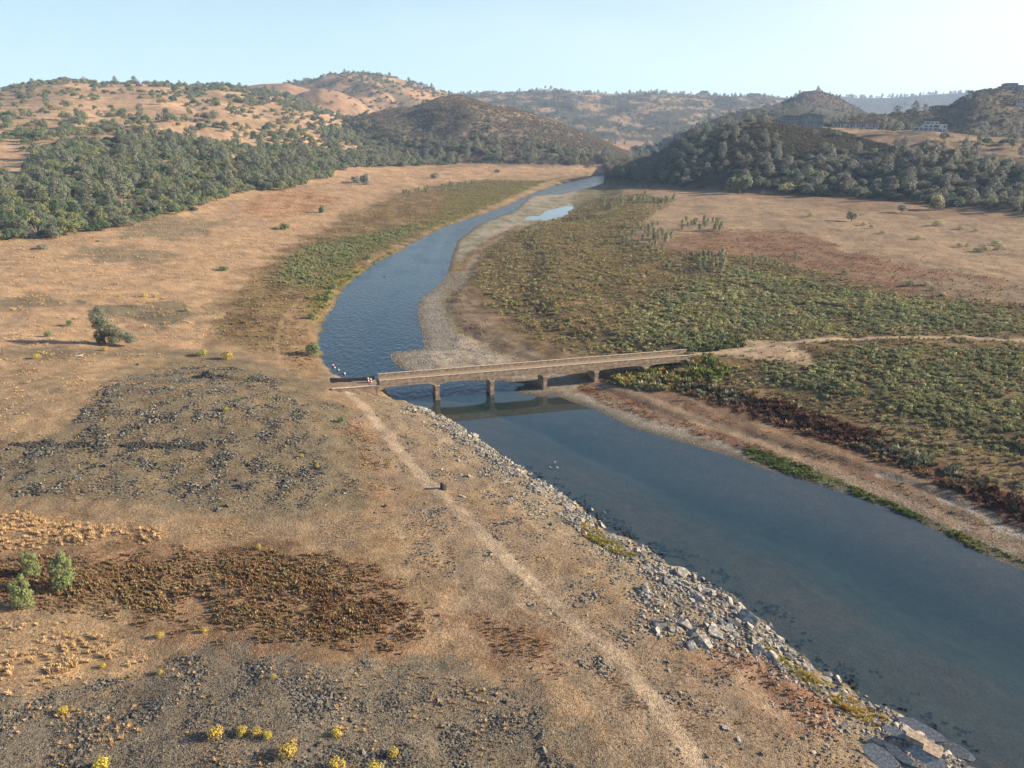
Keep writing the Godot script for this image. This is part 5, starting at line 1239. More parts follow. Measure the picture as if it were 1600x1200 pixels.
		var t := solid("trunk", oak_trunk, M.bark, o)
		t.scale = Vector3.ONE * p.z * 0.6
		tag(o, tw[k], "tree" if k != 2 else "shrub")
	var lw := ["small dark conical tree alone on the golden flat left of the river", "round dark green bush in front of the small conical tree", "low green bush beside the round dark bush", "grey green tree, left of the pair before the far forest", "grey green tree, right and taller of the pair before the far forest", "small tree on the far golden flat left of the river", "tiny bush on the far pale flat beside the river bend", "low dark bush at the upper edge of the brown weeds", "tiny dark bush below the left forest", "round grey leafless bush below the dead snag"]
	for k in SPOTS.trees_left.size():
		var p: Vector3 = SPOTS.trees_left[k]
		var o := root("small_tree" if k in [0, 3, 4, 5] else "bush", spot(p.x, p.y, -0.1), k * 1.1)
		var c := solid("crown", solo, greens[[0, 0, 0, 3, 3, 3, 1, 0, 0, 3][k]], o)
		c.scale = Vector3.ONE * p.z * 0.8 * (Vector3(0.6, 1.15, 0.6) if k in [0, 4] else Vector3(1.2, 0.75, 1.2) if k in [7, 9] else Vector3.ONE)
		var t := solid("trunk", oak_trunk, M.bark, o)
		t.scale = Vector3.ONE * p.z * 0.5
		tag(o, lw[k], "tree" if k in [0, 3, 4, 5] else "bush")
	# ---- the leaning lone tree
	var p: Vector3 = SPOTS.lone[0]
	var o := root("leaning_tree", spot(p.x, p.y))
	tag(o, "lone grey green tree with a trailing right side, on golden grass left of the bridge", "tree")
	rng.seed = 411
	var lone_leaf := leaf_material(Color(0.095, 0.108, 0.068))
	for l in [[-1.2, 8.2, 1.9, 2.0], [-0.4, 9.8, 1.5, 1.6], [0.3, 7.2, 1.9, 1.7], [-1.5, 5.6, 1.7, 1.6], [0.8, 5.2, 2.0, 1.5], [2.6, 4.6, 2.0, 1.4], [4.4, 3.4, 2.1, 1.4], [6.2, 2.2, 1.9, 1.2], [7.9, 1.3, 1.7, 0.9], [3.2, 1.6, 1.8, 1.3], [-1.2, 2.6, 1.7, 1.6], [-1.4, 1.0, 1.2, 0.9], [1.2, 3.0, 1.4, 1.1]]:
		var st := SurfaceTool.new()
		st.begin(Mesh.PRIMITIVE_TRIANGLES)
		leaves(st, Vector3(l[0], l[1], rng.randf_range(-0.8, 0.8)), Vector3(l[2], l[3], l[2]), 520, 0.36, 0.2)
		solid("foliage", st.commit(), lone_leaf, o)
	var st := SurfaceTool.new()
	st.begin(Mesh.PRIMITIVE_TRIANGLES)
	tube(st, Vector3(0, -0.4, 0), Vector3(-0.8, 4.0, 0.2), 0.4, 0.3, 8)
	tube(st, Vector3(-0.8, 4.0, 0.2), Vector3(-0.6, 9.5, 0), 0.3, 0.08, 8)
	tube(st, Vector3(-0.4, 2.2, 0.1), Vector3(4.2, 3.2, 0.3), 0.28, 0.14, 8)
	tube(st, Vector3(4.2, 3.2, 0.3), Vector3(8.0, 0.9, 0.2), 0.14, 0.05, 8)
	solid("trunk", st.commit(), M.bark, o)
	# ---- the three feathery willows in the left foreground
	var will := leaf_material(Color(0.115, 0.14, 0.05))
	var ww := ["feathery green willow at left foreground, front and lowest of three", "feathery green willow at left foreground, behind the front one", "tallest feathery green willow of three, beside the rusty weeds"]
	for k in 3:
		var q: Vector3 = SPOTS.willow_near[k]
		var t := root("willow", spot(q.x, q.y, -0.1), k * 2.0)
		rng.seed = 500 + k
		var s := SurfaceTool.new()
		s.begin(Mesh.PRIMITIVE_TRIANGLES)
		for i in 16:
			var y := (i + 0.5) / 16.0
			var a := i * 2.4
			leaves(s, Vector3(cos(a) * 0.17, 0.10 + y * 0.72, sin(a) * 0.17), Vector3(0.15, 0.17, 0.15) * (1.1 - 0.5 * y), 130, 0.035, -0.5)
		var c := solid("foliage", s.commit(), will, t)
		c.scale = Vector3(q.z * 0.85, q.z, q.z * 0.85)
		var b := solid("stems", trunk_mesh(520 + k, 1.0, 0.012, 0.12), M.bark, t)
		b.scale = Vector3.ONE * q.z * 0.9
		tag(t, ww[k], "tree", "willows in the left foreground")
	# ---- willow saplings standing in the weeds, right of the river, and the row on the left
	var wm := [leaf_material(Color(0.125, 0.15, 0.055)), leaf_material(Color(0.175, 0.18, 0.07)), leaf_material(Color(0.095, 0.125, 0.05))]
	var wc := [willow_crown(601), willow_crown(602), willow_crown(603)]
	rng.seed = 640
	for a in [["weeds_grove_a", 5.2, 2.8, 5.0, "upper grove of the weed field"], ["weeds_grove_b", 4.6, 2.4, 4.6, "dense grove of the weed field"], ["weeds_grove_c", 6.0, 2.4, 4.2, "line beside the dense grove"], ["weeds_grove_d", 3.6, 2.0, 3.6, "clump below the dense grove"], ["weeds_grove_e", 5.0, 1.4, 2.4, "low pale clump at right"], ["row_left", 6.5, 2.6, 4.4, "row left of the river"]]:
		var poly: PackedVector2Array = AREAS[a[0]]
		var r := box_of(poly)
		var made := 0
		for i in 900:
			var q := Vector2(rng.randf_range(r.position.x, r.end.x), rng.randf_range(r.position.y, r.end.y))
			if not Geometry2D.is_point_in_polygon(q, poly) or rng.randf() < 0.3:
				continue
			var cell := Vector3i(int(q.x / a[1]), int(q.y / (a[1] * 2.2)), 7)
			if said.has(cell):
				continue
			said[cell] = true
			var t := root("willow_sapling", spot(q.x, q.y, -0.05), rng.randf() * TAU)
			var h := rng.randf_range(a[2], a[3]) * 1.2
			t.scale = Vector3(h * 1.1, h, h * 1.1)
			var tone := rng.randi() % 3
			solid("foliage", wc[rng.randi() % 3], wm[tone], t)
			solid("stems", stem(31, 1.0, 0.012, 0.1), M.bark, t)
			made += 1
			var w := clampf((q.y - r.position.y) / r.size.y, 0.0, 0.99)
			var v := clampf((q.x - r.position.x) / r.size.x, 0.0, 0.99)
			tag(t, "%s %s willow sapling, %s, %s, %s" % ["short" if h < 1.2 * lerpf(a[2], a[3], 0.4) else "tall", ["green", "pale", "dark"][tone], a[4], ["front", "lower middle", "upper middle", "back"][int(w * 4.0)], ["left end", "left of middle", "middle", "right of middle", "right end"][int(v * 5.0)]], "sapling", "willow saplings, " + a[4])
			if made > 34:
				break

# ---------------------------------------------------------------- stones
func stone(seed_: int, flat: float, fine: bool) -> ArrayMesh:
	rng.seed = seed_
	var pts := PackedVector3Array()
	var n := 26 if fine else 12
	# a ball of points cut by a few planes, then wrapped: angular like broken slate
	var cuts := []
	for k in 11 if fine else 7:
		cuts.append([Vector3(rng.randfn(), rng.randfn(), rng.randfn()).normalized(), rng.randf_range(0.3, 0.68)])
	var rings := 8 if fine else 4
	var round_ := 12 if fine else 7
	var grid := []
	for j in rings + 1:
		var row := []
		for i in round_:
			var th := PI * j / rings
			var ph := TAU * (i + 0.5 * (j % 2)) / round_
			var v := Vector3(sin(th) * cos(ph), cos(th), sin(th) * sin(ph)) * (1.0 + (rng.randf_range(-0.08, 0.08) if j > 0 and j < rings else 0.0))
			for c in cuts:
				var e: float = v.dot(c[0]) - c[1]
				if e > 0.0:
					v -= c[0] * e
			row.append(Vector3(v.x, v.y * flat, v.z))
		grid.append(row)
	for r in [0, rings]:
		for i in round_:
			grid[r][i] = grid[r][0]
	var st := start()
	for j in rings:
		for i in round_:
			var a: Vector3 = grid[j][i]
			var b: Vector3 = grid[j][(i + 1) % round_]
			var c: Vector3 = grid[j + 1][i]
			var d: Vector3 = grid[j + 1][(i + 1) % round_]
			var two := [a, b, c, b, d, c] if j % 2 == 0 else [a, b, d, a, d, c]
			for t in [0, 3]:
				if two[t].distance_to(two[t + 1]) > 1e-4 and two[t + 1].distance_to(two[t + 2]) > 1e-4 and two[t].distance_to(two[t + 2]) > 1e-4:
					st.add_vertex(two[t])
					st.add_vertex(two[t + 1])
					st.add_vertex(two[t + 2])
	return done(st)

func inside(poly: PackedVector2Array, density: float, limit := 60000, wander := 5.0) -> PackedVector2Array:
	var r := box_of(poly)
	var o := PackedVector2Array()
	for i in mini(limit, int(r.get_area() * density)):
		var p := Vector2(rng.randf_range(r.position.x, r.end.x), rng.randf_range(r.position.y, r.end.y))
		var q := p + Vector2(noise_b.get_noise_2d(p.x * 0.15, p.y * 0.15), noise_b.get_noise_2d(p.x * 0.15 + 50.0, p.y * 0.15)) * wander
		if Geometry2D.is_point_in_polygon(q, poly):
			o.append(p)
	return o

var stones := []
func lay(list: Array, x: float, d: float, s: float, c: Color, tall := 0.8) -> void:
	var b := Basis.from_euler(Vector3(rng.randf_range(-0.5, 0.5), rng.randf() * TAU, rng.randf_range(-0.5, 0.5))).scaled_local(Vector3(s * rng.randf_range(0.7, 1.4), s * tall * rng.randf_range(0.5, 1.1), s * rng.randf_range(0.6, 1.1)))
	list[rng.randi() % list.size()].append([Transform3D(b, spot(x, d, s * 0.12)), c * rng.randf_range(0.75, 1.2)])

func pile(called: String, label: String, lists: Array, meshes: Array, m: Material, category := "stones") -> void:
	var holder := root(called)
	tag(holder, label, category, "", "stuff")
	for k in lists.size():
		var where := []
		var tint := []
		for e in lists[k]:
			where.append(e[0])
			tint.append(e[1])
		if where.size():
			copies("stone", meshes[k], m, where, tint, holder)

func empty(n: int) -> Array:
	var l := []
	for i in n:
		l.append([])
	return l

func rocks() -> void:
	for k in 8:
		stones.append(stone(300 + k, 0.75, true))
	var small := []
	for k in 6:
		small.append(stone(330 + k, 0.7, false))
	var dark := Color(0.105, 0.10, 0.09)
	var grey := Color(0.25, 0.232, 0.195)
	var pale := Color(0.47, 0.43, 0.36)
	rng.seed = 900
	# dark stones strewn over the knoll and the front
	var l := empty(6)
	for p in inside(AREAS.knoll_dark, 11.0, 140000):
		var n := noise_c.get_noise_2d(p.x * 0.17, p.y * 0.12)
		if n + rng.randf_range(-0.55, 0.55) > 0.12:
			lay(l, p.x, p.y, rng.randf_range(0.08, 0.27) * (1.0 + maxf(0.0, n) * 2.2), dark if rng.randf() < 0.6 else grey if rng.randf() < 0.75 else pale * 0.85)
	pile("knoll_stones", "dark broken stones strewn over the rounded knoll left of the bridge", l, small, M.stone)
	l = empty(6)
	for p in inside(AREAS.stones_front, 26.0, 120000, 2.0):
		var n := noise_c.get_noise_2d(p.x * 0.16 + 70.0, p.y * 0.12)
		if n + rng.randf_range(-0.6, 0.6) > 0.02:
			lay(l, p.x, p.y, rng.randf_range(0.05, 0.16) * (1.0 + maxf(0.0, n) * 2.2), dark if rng.randf() < 0.55 else grey)
	for p in inside(AREAS.stones_col, 4.0):
		if noise_c.get_noise_2d(p.x * 0.2, p.y * 0.1) > -0.05:
			lay(l, p.x, p.y, rng.randf_range(0.08, 0.28), dark if rng.randf() < 0.5 else grey)
	# pebbles over all the bare ground between the knoll and the river
	for i in 60000:
		var d := 46.0 + 110.0 * pow(rng.randf(), 1.6)
		var x := lerpf(-fan(d) * 0.95, shore_x(d) - 4.0, rng.randf())
		var n := noise_c.get_noise_2d(x * 0.2 + 20.0, d * 0.2)
		if n + rng.randf_range(-0.5, 0.5) > 0.0 and away(Vector2(x, d), PATHS[0][0]) > 1.2 + rng.randf() * 2.5:
			lay(l, x, d, rng.randf_range(0.04, 0.10) * (1.0 + maxf(n, 0.0) * 1.5), grey if rng.randf() < 0.6 else pale * 0.8)
	pile("foreground_stones", "grey and black stone fragments covering the nearest ground", l, small, M.stone)
	# the tumbled stone walls on the knoll
	var wall := root("stone_wall", spot(-88, 133))
	tag(wall, "long low tumbled wall of dark stones crossing the knoll", "stone wall")
	wall.position = Vector3.ZERO
	l = empty(6)
	for p in inside(AREAS.wall_row, 22.0, 60000, 0.8):
		if noise_b.get_noise_2d(p.x * 0.15, 3.0) + rng.randf_range(-0.3, 0.3) > -0.25 and away(p, PackedVector2Array([AREAS.wall_row[0].lerp(AREAS.wall_row[3], 0.5), AREAS.wall_row[1].lerp(AREAS.wall_row[2], 0.5)])) < 1.0 + noise_b.get_noise_2d(p.x * 0.12, 30.0) * 2.0:
			lay(l, p.x, p.y, rng.randf_range(0.18, 0.5), dark * rng.randf_range(0.7, 1.1), 1.0)
	for k in 6:
		var where = l[k].map(func(e): return e[0])
		copies("wall_stones", small[k], M.stone, where, l[k].map(func(e): return e[1]), wall)
	var spur := root("stone_wall")
	tag(spur, "short dark stone wall running up the knoll across the long one", "stone wall")
	l = empty(6)
	for i in 420:
		var t := rng.randf()
		var p := Vector2(-92.0, 153.0).lerp(Vector2(-76.5, 116.0), t) + Vector2(rng.randfn() * 1.1, rng.randfn() * 0.8)
		if noise_b.get_noise_2d(p.y * 0.2, 9.0) > -0.2:
			lay(l, p.x, p.y, rng.randf_range(0.18, 0.5), dark * rng.randf_range(0.7, 1.1), 1.0)
	for k in 6:
		copies("wall_stones", small[k], M.stone, l[k].map(func(e): return e[0]), l[k].map(func(e): return e[1]), spur)
	# pale rubble along the left waterline, small pieces as one mass
	l = empty(6)
	rng.seed = 930
	for i in 15000:
		var d := rng.randf_range(48.0, 158.0)
		var x := shore_x(d) - absf(rng.randfn()) * 7.0 - 0.3
		var s := look(grid_s, x, d)
		if s < 0.0 or s > 22.0 or noise_c.get_noise_2d(x * 0.13, d * 0.13) + rng.randf_range(-0.3, 0.3) < -0.05 + s * 0.008:
			continue
		lay(l, x, d, rng.randf_range(0.08, 0.36) * (1.6 if s < 6.0 else 1.0) * (1.5 if rng.randf() < 0.08 else 1.0), pale if rng.randf() < 0.6 else grey)
	for p in inside(AREAS.outcrop, 5.0, 60000, 2.0):
		if rng.randf() < 0.6:
			lay(l, p.x, p.y, rng.randf_range(0.12, 0.5), pale if rng.randf() < 0.6 else grey)
	for p in inside(AREAS.corridor_stones if AREAS.has("corridor_stones") else AREAS.outcrop, 0.5):
		lay(l, p.x, p.y, 0.2, grey)
	for i in 16000:
		var d := rng.randf_range(48.0, 150.0)
		var x := shore_x(d) - rng.randf_range(6.0, 34.0)
		var n := noise_c.get_noise_2d(x * 0.14, d * 0.14)
		if n + rng.randf_range(-0.3, 0.3) > 0.12 and away(Vector2(x, d), PATHS[0][0]) > 1.2:
			lay(l, x, d, rng.randf_range(0.05, 0.17) * (1.0 + maxf(0.0, n) * 2.5), grey if rng.randf() < 0.6 else pale if rng.randf() < 0.5 else dark)
	pile("bank_rubble", "pale rubble along the left waterline below the bridge", l, small, M.stone)
	# stones under the shallow water
	l = empty(6)
	for p in inside(AREAS.shallow_stones, 4.0):
		if look(grid_s, p.x, p.y) < -0.5 and noise_c.get_noise_2d(p.x * 0.12, p.y * 0.12) > -0.05:
			lay(l, p.x, p.y, rng.randf_range(0.12, 0.5), Color(0.02, 0.021, 0.02), 0.6)
	pile("riverbed_stones", "dark drowned stones under the shallows by the left bank", l, small, M.stone)
	# gravel of the bars
	l = empty(6)
	rng.seed = 960
	for i in 46000:
		var d := rng.randf_range(75.0, 330.0)
		var x := shore_x_right(d) + rng.randf_range(0.0, 12.0)
		if i % 2 == 0:
			d = rng.randf_range(160.0, 330.0)
			x = rng.randf_range(-40.0, 20.0)
			if look(grid_c, x, d) > 0.0:
				continue
		var s := look(grid_s, x, d)
		if s > 0.0 and s < 30.0:
			lay(l, x, d, rng.randf_range(0.06, 0.17) * (1.0 if d < 180.0 else 1.6), pale * rng.randf_range(0.6, 1.25))
	pile("gravel_bar", "pale river gravel of the bars on the right bank and behind the bridge", l, small, M.stone, "gravel")
	boulders()

func shore_x(d: float) -> float:
	for i in LEFT_BANK.size() - 1:
		var a := LEFT_BANK[i]
		var b := LEFT_BANK[i + 1]
		if d >= a.y and d < b.y:
			return lerpf(a.x, b.x, (d - a.y) / (b.y - a.y))
	return 60.0

func shore_x_right(d: float) -> float:
	for i in RIGHT_BANK.size() - 1:
		var a := RIGHT_BANK[i]
		var b := RIGHT_BANK[i + 1]
		if d >= a.y and d < b.y:
			return lerpf(a.x, b.x, (d - a.y) / (b.y - a.y))
	return 60.0

func boulders() -> void:
	var tones := [[plain(Color(0.52, 0.475, 0.40), 0.9, M.stone.albedo_texture, 0.5), "pale"], [plain(Color(0.36, 0.335, 0.285), 0.9, M.stone.albedo_texture, 0.5), "grey"], [plain(Color(0.22, 0.21, 0.19), 0.9, M.stone.albedo_texture, 0.5), "dark grey"]]
	rng.seed = 977
	var list := []
	for p in SPOTS.boulders:
		list.append([p.x, p.y, p.z * 0.62])
	for i in 150:
		var d := rng.randf_range(50.0, 158.0)
		list.append([shore_x(d) - absf(rng.randfn()) * 2.6 + 0.4, d, rng.randf_range(0.35, 0.95)])
	for p in inside(AREAS.outcrop, 0.3):
		if list.size() < 285:
			list.append([p.x, p.y, rng.randf_range(0.45, 1.0) * (1.9 if rng.randf() < 0.22 else 1.0)])
	for k in list.size():
		var e: Array = list[k]
		var tone := rng.randi() % 3
		if k > 70 and tone == 2:
			tone = 0
		var flat := rng.randf_range(0.5, 1.0)
		var o := root("boulder", spot(e[0], e[1], 0.1 * e[2]))
		if look(grid_s, e[0], e[1]) < 0.0:
			o.position.y = maxf(o.position.y, -0.15 * e[2])      # the ones that stand clear of the shallows
		o.rotation = Vector3(rng.randf_range(-0.4, 0.4), -0.75 + rng.randfn() * 0.5, rng.randf_range(-0.45, 0.3))
		o.scale = Vector3(e[2] * rng.randf_range(0.9, 1.7), e[2] * flat, e[2] * rng.randf_range(0.7, 1.0))
		solid("rock", stones[k % 8], tones[tone][0], o)
		var s := look(grid_s, e[0], e[1])
		var place := "in the water" if s < 0.0 else "at the left waterline" if s < 3.0 else "above the left waterline" if s < 9.0 else "beside the trail"
		if Geometry2D.is_point_in_polygon(Vector2(e[0], e[1]), AREAS.outcrop):
			var m := AREAS.outcrop as PackedVector2Array
			var r := box_of(m)
			place = "%s %s of the jumbled outcrop" % [["lower", "lower mid", "upper mid", "upper"][int(clampf((e[1] - r.position.y) / r.size.y, 0.0, 0.99) * 4.0)], ["land side", "inland middle", "river middle", "river side"][int(clampf((e[0] - r.position.x) / r.size.x, 0.0, 0.99) * 4.0)]]
		var bands := [56.0, 64.0, 72.0, 82.0, 92.0, 100.0, 110.0, 122.0, 135.0, 146.0]
		var b := 0
		while b < 10 and e[1] > bands[b]:
			b += 1
		var reach: String = ["beside the corner slabs", "just above the corner slabs", "below the orange grass strip", "at the outcrop's near end", "beside the outcrop", "above the outcrop", "by the green grass patch", "below the midstream rocks", "beside the midstream rocks", "above the midstream rocks", "near the bridge end"][b]
		tag(o, ("%s %s %s boulder %s" if place.ends_with("outcrop") else "%s %s %s boulder %s, " + reach) % ["small" if e[2] < 0.45 else "medium" if e[2] < 0.75 else "large", "flat" if flat < 0.7 else "blocky", tones[tone][1], place], "boulder", "boulders along the left bank")
	# ---- dark boulders on the knoll and in the front
	rng.seed = 991
	var black := [plain(Color(0.10, 0.097, 0.09), 0.9, M.stone.albedo_texture, 0.5), plain(Color(0.17, 0.163, 0.145), 0.9, M.stone.albedo_texture, 0.5)]
	for k in SPOTS.dark_boulders.size():
		var p: Vector3 = SPOTS.dark_boulders[k]
		var o := root("dark_boulder", spot(p.x, p.y, 0.05))
		var n := 1 + rng.randi() % 3
		for i in n:
			var r := solid("rock", stones[rng.randi() % 8], black[k % 2], o)
			var sz := p.z * rng.randf_range(0.45, 0.75)
			r.scale = Vector3(sz, sz * rng.randf_range(0.6, 1.1), sz * 0.8)
			r.rotation = Vector3(rng.randf_range(-0.6, 0.6), rng.randf() * TAU, rng.randf_range(-0.6, 0.6))
			r.position = Vector3(rng.randf_range(-1.0, 1.0) * p.z * 0.6 * i, 0.0, rng.randf_range(-0.6, 0.6) * p.z * i)
		var form: String = ["single", "split", "clustered"][n - 1]
		var side := "far left" if p.x < -75 else "left" if p.x < -55 else "middle" if p.x < -35 else "right" if p.x < -15 else "far right"
		var place := "on the knoll's crest" if p.y > 150 else "above the stone wall" if p.y > 141 else "just below the stone wall" if p.y > 125 else "at the knoll's foot" if p.y > 90 else "in the stony front, upper part" if p.y > 60 else "in the stony front, lower part"
		tag(o, "%s %s boulder %s, %s side, %s" % [form, "black" if k % 2 == 0 else "dark grey", place, side, "small" if p.z < 0.9 else "large"], "boulder", "dark boulders on the knoll and front")
	# ---- the layered slabs in the bottom right corner
	var beds := []
	for c in [Color(0.30, 0.305, 0.285), Color(0.22, 0.23, 0.22), Color(0.34, 0.33, 0.29), Color(0.16, 0.172, 0.175)]:
		beds.append(plain(c, 0.85, M.concrete.albedo_texture, 0.42))
	var sw := ["long grey layered slab dipping into the water, topmost of the corner outcrop", "long grey slab below the topmost one in the corner outcrop", "broad flat grey slab under the concrete block", "narrow dark slab at the left of the corner outcrop", "pale slab tip reaching into the water at lower right corner", "short dark slab between the grass tuft and the concrete block", "low wide slab at the bottom frame edge of the corner outcrop"]
	for k in 7:
		var e: Vector3 = SPOTS.slabs[k]
		rng.seed = 1200 + k
		var long := e.z * 2.1
		var wide: float = long * [0.24, 0.34, 0.55, 0.3, 0.4, 0.3, 0.5][k]
		var line := PackedVector2Array()
		for i in 15:
			var a := TAU * i / 15.0
			line.append(Vector2(cos(a) * long * 0.5 * rng.randf_range(0.72, 1.12), signf(sin(a)) * pow(absf(sin(a)), 0.6) * wide * 0.5 * rng.randf_range(0.6, 1.2)))
		line = Geometry2D.convex_hull(line)
		line.remove_at(line.size() - 1)
		var o := root("slab", spot(e.x, e.y, 0.32), -0.78 + rng.randf_range(-0.15, 0.15))
		for layer in 5:
			# parted along its beds
			var st := start()
			prism(st, line, 0.0, 0.13)
			var bed := solid("bed", done(st), beds[(k + layer * 3) % 4], o)
			bed.rotation = Vector3(-PI / 2 + 0.34 + rng.randf_range(-0.05, 0.05), rng.randf_range(-0.05, 0.05), rng.randf_range(-0.12, 0.12))
			bed.position = Vector3(rng.randf_range(-0.35, 0.35), 0.12 - 0.17 * layer, rng.randf_range(-0.1, 0.1) + 0.13 * layer)
			bed.scale = Vector3(rng.randf_range(0.7, 1.0), rng.randf_range(0.65, 1.1), 1.0)
		tag(o, sw[k], "rock slab", "slabs of the corner outcrop")

# ---------------------------------------------------------------- weeds and grass
func cover(called: String, label: String, category: String, meshes: Array, m: Material, items: Array) -> void:
	# items: [x, d, height, width, colour]
	var lists := empty(meshes.size())
	var tints := empty(meshes.size())
	for e in items:
		var k := rng.randi() % meshes.size()
		var b := Basis(Vector3.UP, rng.randf() * TAU).scaled(Vector3(e[3], e[2], e[3]))
		lists[k].append(Transform3D(b, spot(e[0], e[1], -0.03)))
		tints[k].append(e[4])
	var holder := root(called)
	tag(holder, label, category, "", "stuff")
	for k in meshes.size():
		if lists[k].size():
			copies("clump", meshes[k], m, lists[k], tints[k], holder)

func grow(items: Array, poly: PackedVector2Array, density: float, lo: float, hi: float, colors: Array, patchy := -1.0, fat := 0.9, soft := 6.0) -> void:
	var sandy := zone("sandy_junction")
	for p in inside(poly, density, 150000, minf(5.0, soft)):
		var ripe := clampf(-away_ring(p, poly) / soft + 0.35, 0.0, 1.0)
		if rng.randf() > ripe * 1.3:
			continue
		if patchy > -1.0 and noise_c.get_noise_2d(p.x * 0.09, p.y * 0.09) + rng.randf_range(-0.25, 0.25) < patchy:
			continue
		if look(grid_s, p.x, p.y) < minf(1.0, soft * 0.3) and p.y < 1100.0:
			continue
		var on_path := Geometry2D.is_point_in_polygon(p, sandy) and rng.randf() < 0.9
		for k in PATHS.size():
			if path_box[k].has_point(p) and PATHS[k][3] > 0.45 and away(p, PATHS[k][0]) < PATHS[k][1]:
				on_path = true
				break
		if on_path:
			continue
		var pick := clampf(0.5 + noise_b.get_noise_2d(p.x * 0.03, p.y * 0.03) * 1.6 + 0.22 * sin(look(grid_s, p.x, p.y) * 0.42) + rng.randf_range(-0.45, 0.45), 0.0, 0.999)
		var c: Color = colors[int(pick * colors.size())] * rng.randf_range(0.75, 1.25)
		var h := rng.randf_range(lo, hi) * (0.55 + 0.45 * ripe) * (1.0 + 0.8 * noise_b.get_noise_2d(p.x * 0.25, p.y * 0.25))
		items.append([p.x, p.y, h, h * fat * rng.randf_range(0.8, 1.3), c])

func zone(called: String) -> PackedVector2Array:
	for z in ZONES:
		if z[0] == called:
			return z[1]
	return PackedVector2Array()

func ground_cover() -> void:
	var weed := [blades(700, 16, 0.13, 0.5, 0.5), blades(701, 16, 0.13, 0.5, 0.6), blades(702, 14, 0.15, 0.5, 0.45)]
	var tuft := [blades(710, 20, 0.05, 0.35, 0.6), blades(711, 20, 0.05, 0.35, 0.7)]
	var bush := [bush_crown(720, 0.3, 16), bush_crown(721, 0.3, 16), bush_crown(722, 0.3, 16)]
	var olive := Color(0.25, 0.24, 0.12)
	var green := Color(0.205, 0.235, 0.11)
	var brown := Color(0.25, 0.175, 0.095)
	var rust := Color(0.255, 0.155, 0.085)
	var wine := Color(0.14, 0.075, 0.055)
	var straw := Color(0.40, 0.30, 0.15)
	var gold := Color(0.47, 0.33, 0.185)
	rng.seed = 3000
	var it := []
	grow(it, zone("weeds_right"), 0.75, 0.3, 0.85, [brown, olive, brown, Color(0.22, 0.19, 0.095), straw * 0.75], -0.35, 0.9, 14.0)
	cover("brown_weed_field", "brown dry weeds covering the flat right of the river", "weeds", weed, M.leaf, it)
	it = []
	grow(it, zone("weeds_right"), 0.30, 0.35, 0.75, [Color(0.30, 0.305, 0.14), Color(0.20, 0.215, 0.095), Color(0.31, 0.30, 0.145)], -0.05)
	grow(it, zone("weeds_green"), 0.75, 0.35, 0.85, [green, Color(0.255, 0.275, 0.13), Color(0.33, 0.325, 0.155)], -0.2, 0.9, 14.0)
	grow(it, zone("weeds_green_b"), 1.1, 0.35, 0.85, [green, Color(0.26, 0.275, 0.13), Color(0.34, 0.325, 0.155), Color(0.19, 0.20, 0.09)], -0.2, 0.9, 9.0)
	cover("green_weed_field", "grey green bushy weeds on the flat right of the river", "weeds", bush, M.leaf, it)
	it = []
	grow(it, zone("weeds_green_b"), 0.5, 0.5, 1.1, [brown, olive], -0.2)
	cover("olive_weed_field", "olive weeds between the green ones right of the river", "weeds", weed, M.leaf, it)
	it = []
	grow(it, AREAS.dark_escarpment, 2.2, 0.7, 1.6, [wine * 0.7, Color(0.07, 0.075, 0.05), Color(0.10, 0.075, 0.05), Color(0.19, 0.20, 0.13)], -0.4)
	grow(it, zone("maroon_band"), 1.8, 0.4, 1.0, [wine, rust, wine, brown], -0.4, 0.9, 3.0)
	cover("maroon_weeds", "dark maroon weeds along the terrace edge right of the river", "weeds", weed, M.leaf, it)
	it = []
	grow(it, AREAS.pier_green, 2.0, 0.7, 1.7, [Color(0.17, 0.20, 0.06), Color(0.24, 0.24, 0.08), Color(0.36, 0.23, 0.08), olive], -0.4, 0.9, 3.0)
	grow(it, AREAS.junction_green, 2.0, 0.8, 1.8, [Color(0.13, 0.15, 0.07), Color(0.10, 0.12, 0.05)], -0.4)
	grow(it, zone("green_strip_right"), 8.0, 0.15, 0.6, [Color(0.10, 0.15, 0.04), Color(0.145, 0.18, 0.055), Color(0.07, 0.11, 0.035), Color(0.2, 0.2, 0.07)], -0.2, 0.9, 0.8)
	cover("green_waterside_plants", "bright green plants by the right waterline and under the bridge's right spans", "plants", weed, M.leaf, it)
	it = []
	grow(it, zone("red_shore"), 2.2, 0.2, 0.5, [rust, Color(0.28, 0.13, 0.07), brown], -0.1, 0.9, 2.0)
	grow(it, zone("dirt_right"), 1.2, 0.2, 0.5, [brown, straw, rust], 0.0)
	grow(it, zone("red_bare"), 0.35, 0.25, 0.6, [rust, brown], -0.1)
	grow(it, zone("dirt_slope"), 0.7, 0.25, 0.6, [brown, straw], 0.05)
	cover("rust_weeds_right", "low rusty weeds on the bare slopes right of the river", "weeds", weed, M.leaf, it)
	it = []
	grow(it, zone("brown_weeds_left"), 0.8, 0.25, 0.65, [brown, Color(0.26, 0.18, 0.10), olive, straw * 0.8], -0.3, 0.9, 12.0)
	grow(it, zone("green_weeds_left"), 1.0, 0.5, 1.2, [green, olive, green * 0.8], -0.2, 0.9, 12.0)
	grow(it, zone("olive_shore_left"), 0.5, 0.5, 1.0, [olive, Color(0.2, 0.19, 0.07)], -0.3)
	grow(it, zone("gold_shore_left"), 1.2, 0.4, 1.0, [Color(0.26, 0.22, 0.07), olive, Color(0.10, 0.15, 0.04)], -0.3)
	cover("weeds_left_bank", "brown and green weeds along the left bank above the bridge", "weeds", weed, M.leaf, it)
	it = []
	grow(it, zone("weeds_near"), 12.0, 0.18, 0.6, [rust * 0.85, brown * 0.9, Color(0.24, 0.15, 0.08), brown * 0.8, Color(0.20, 0.17, 0.085), straw * 0.85, rust * 0.75], -0.32, 0.8, 9.0)
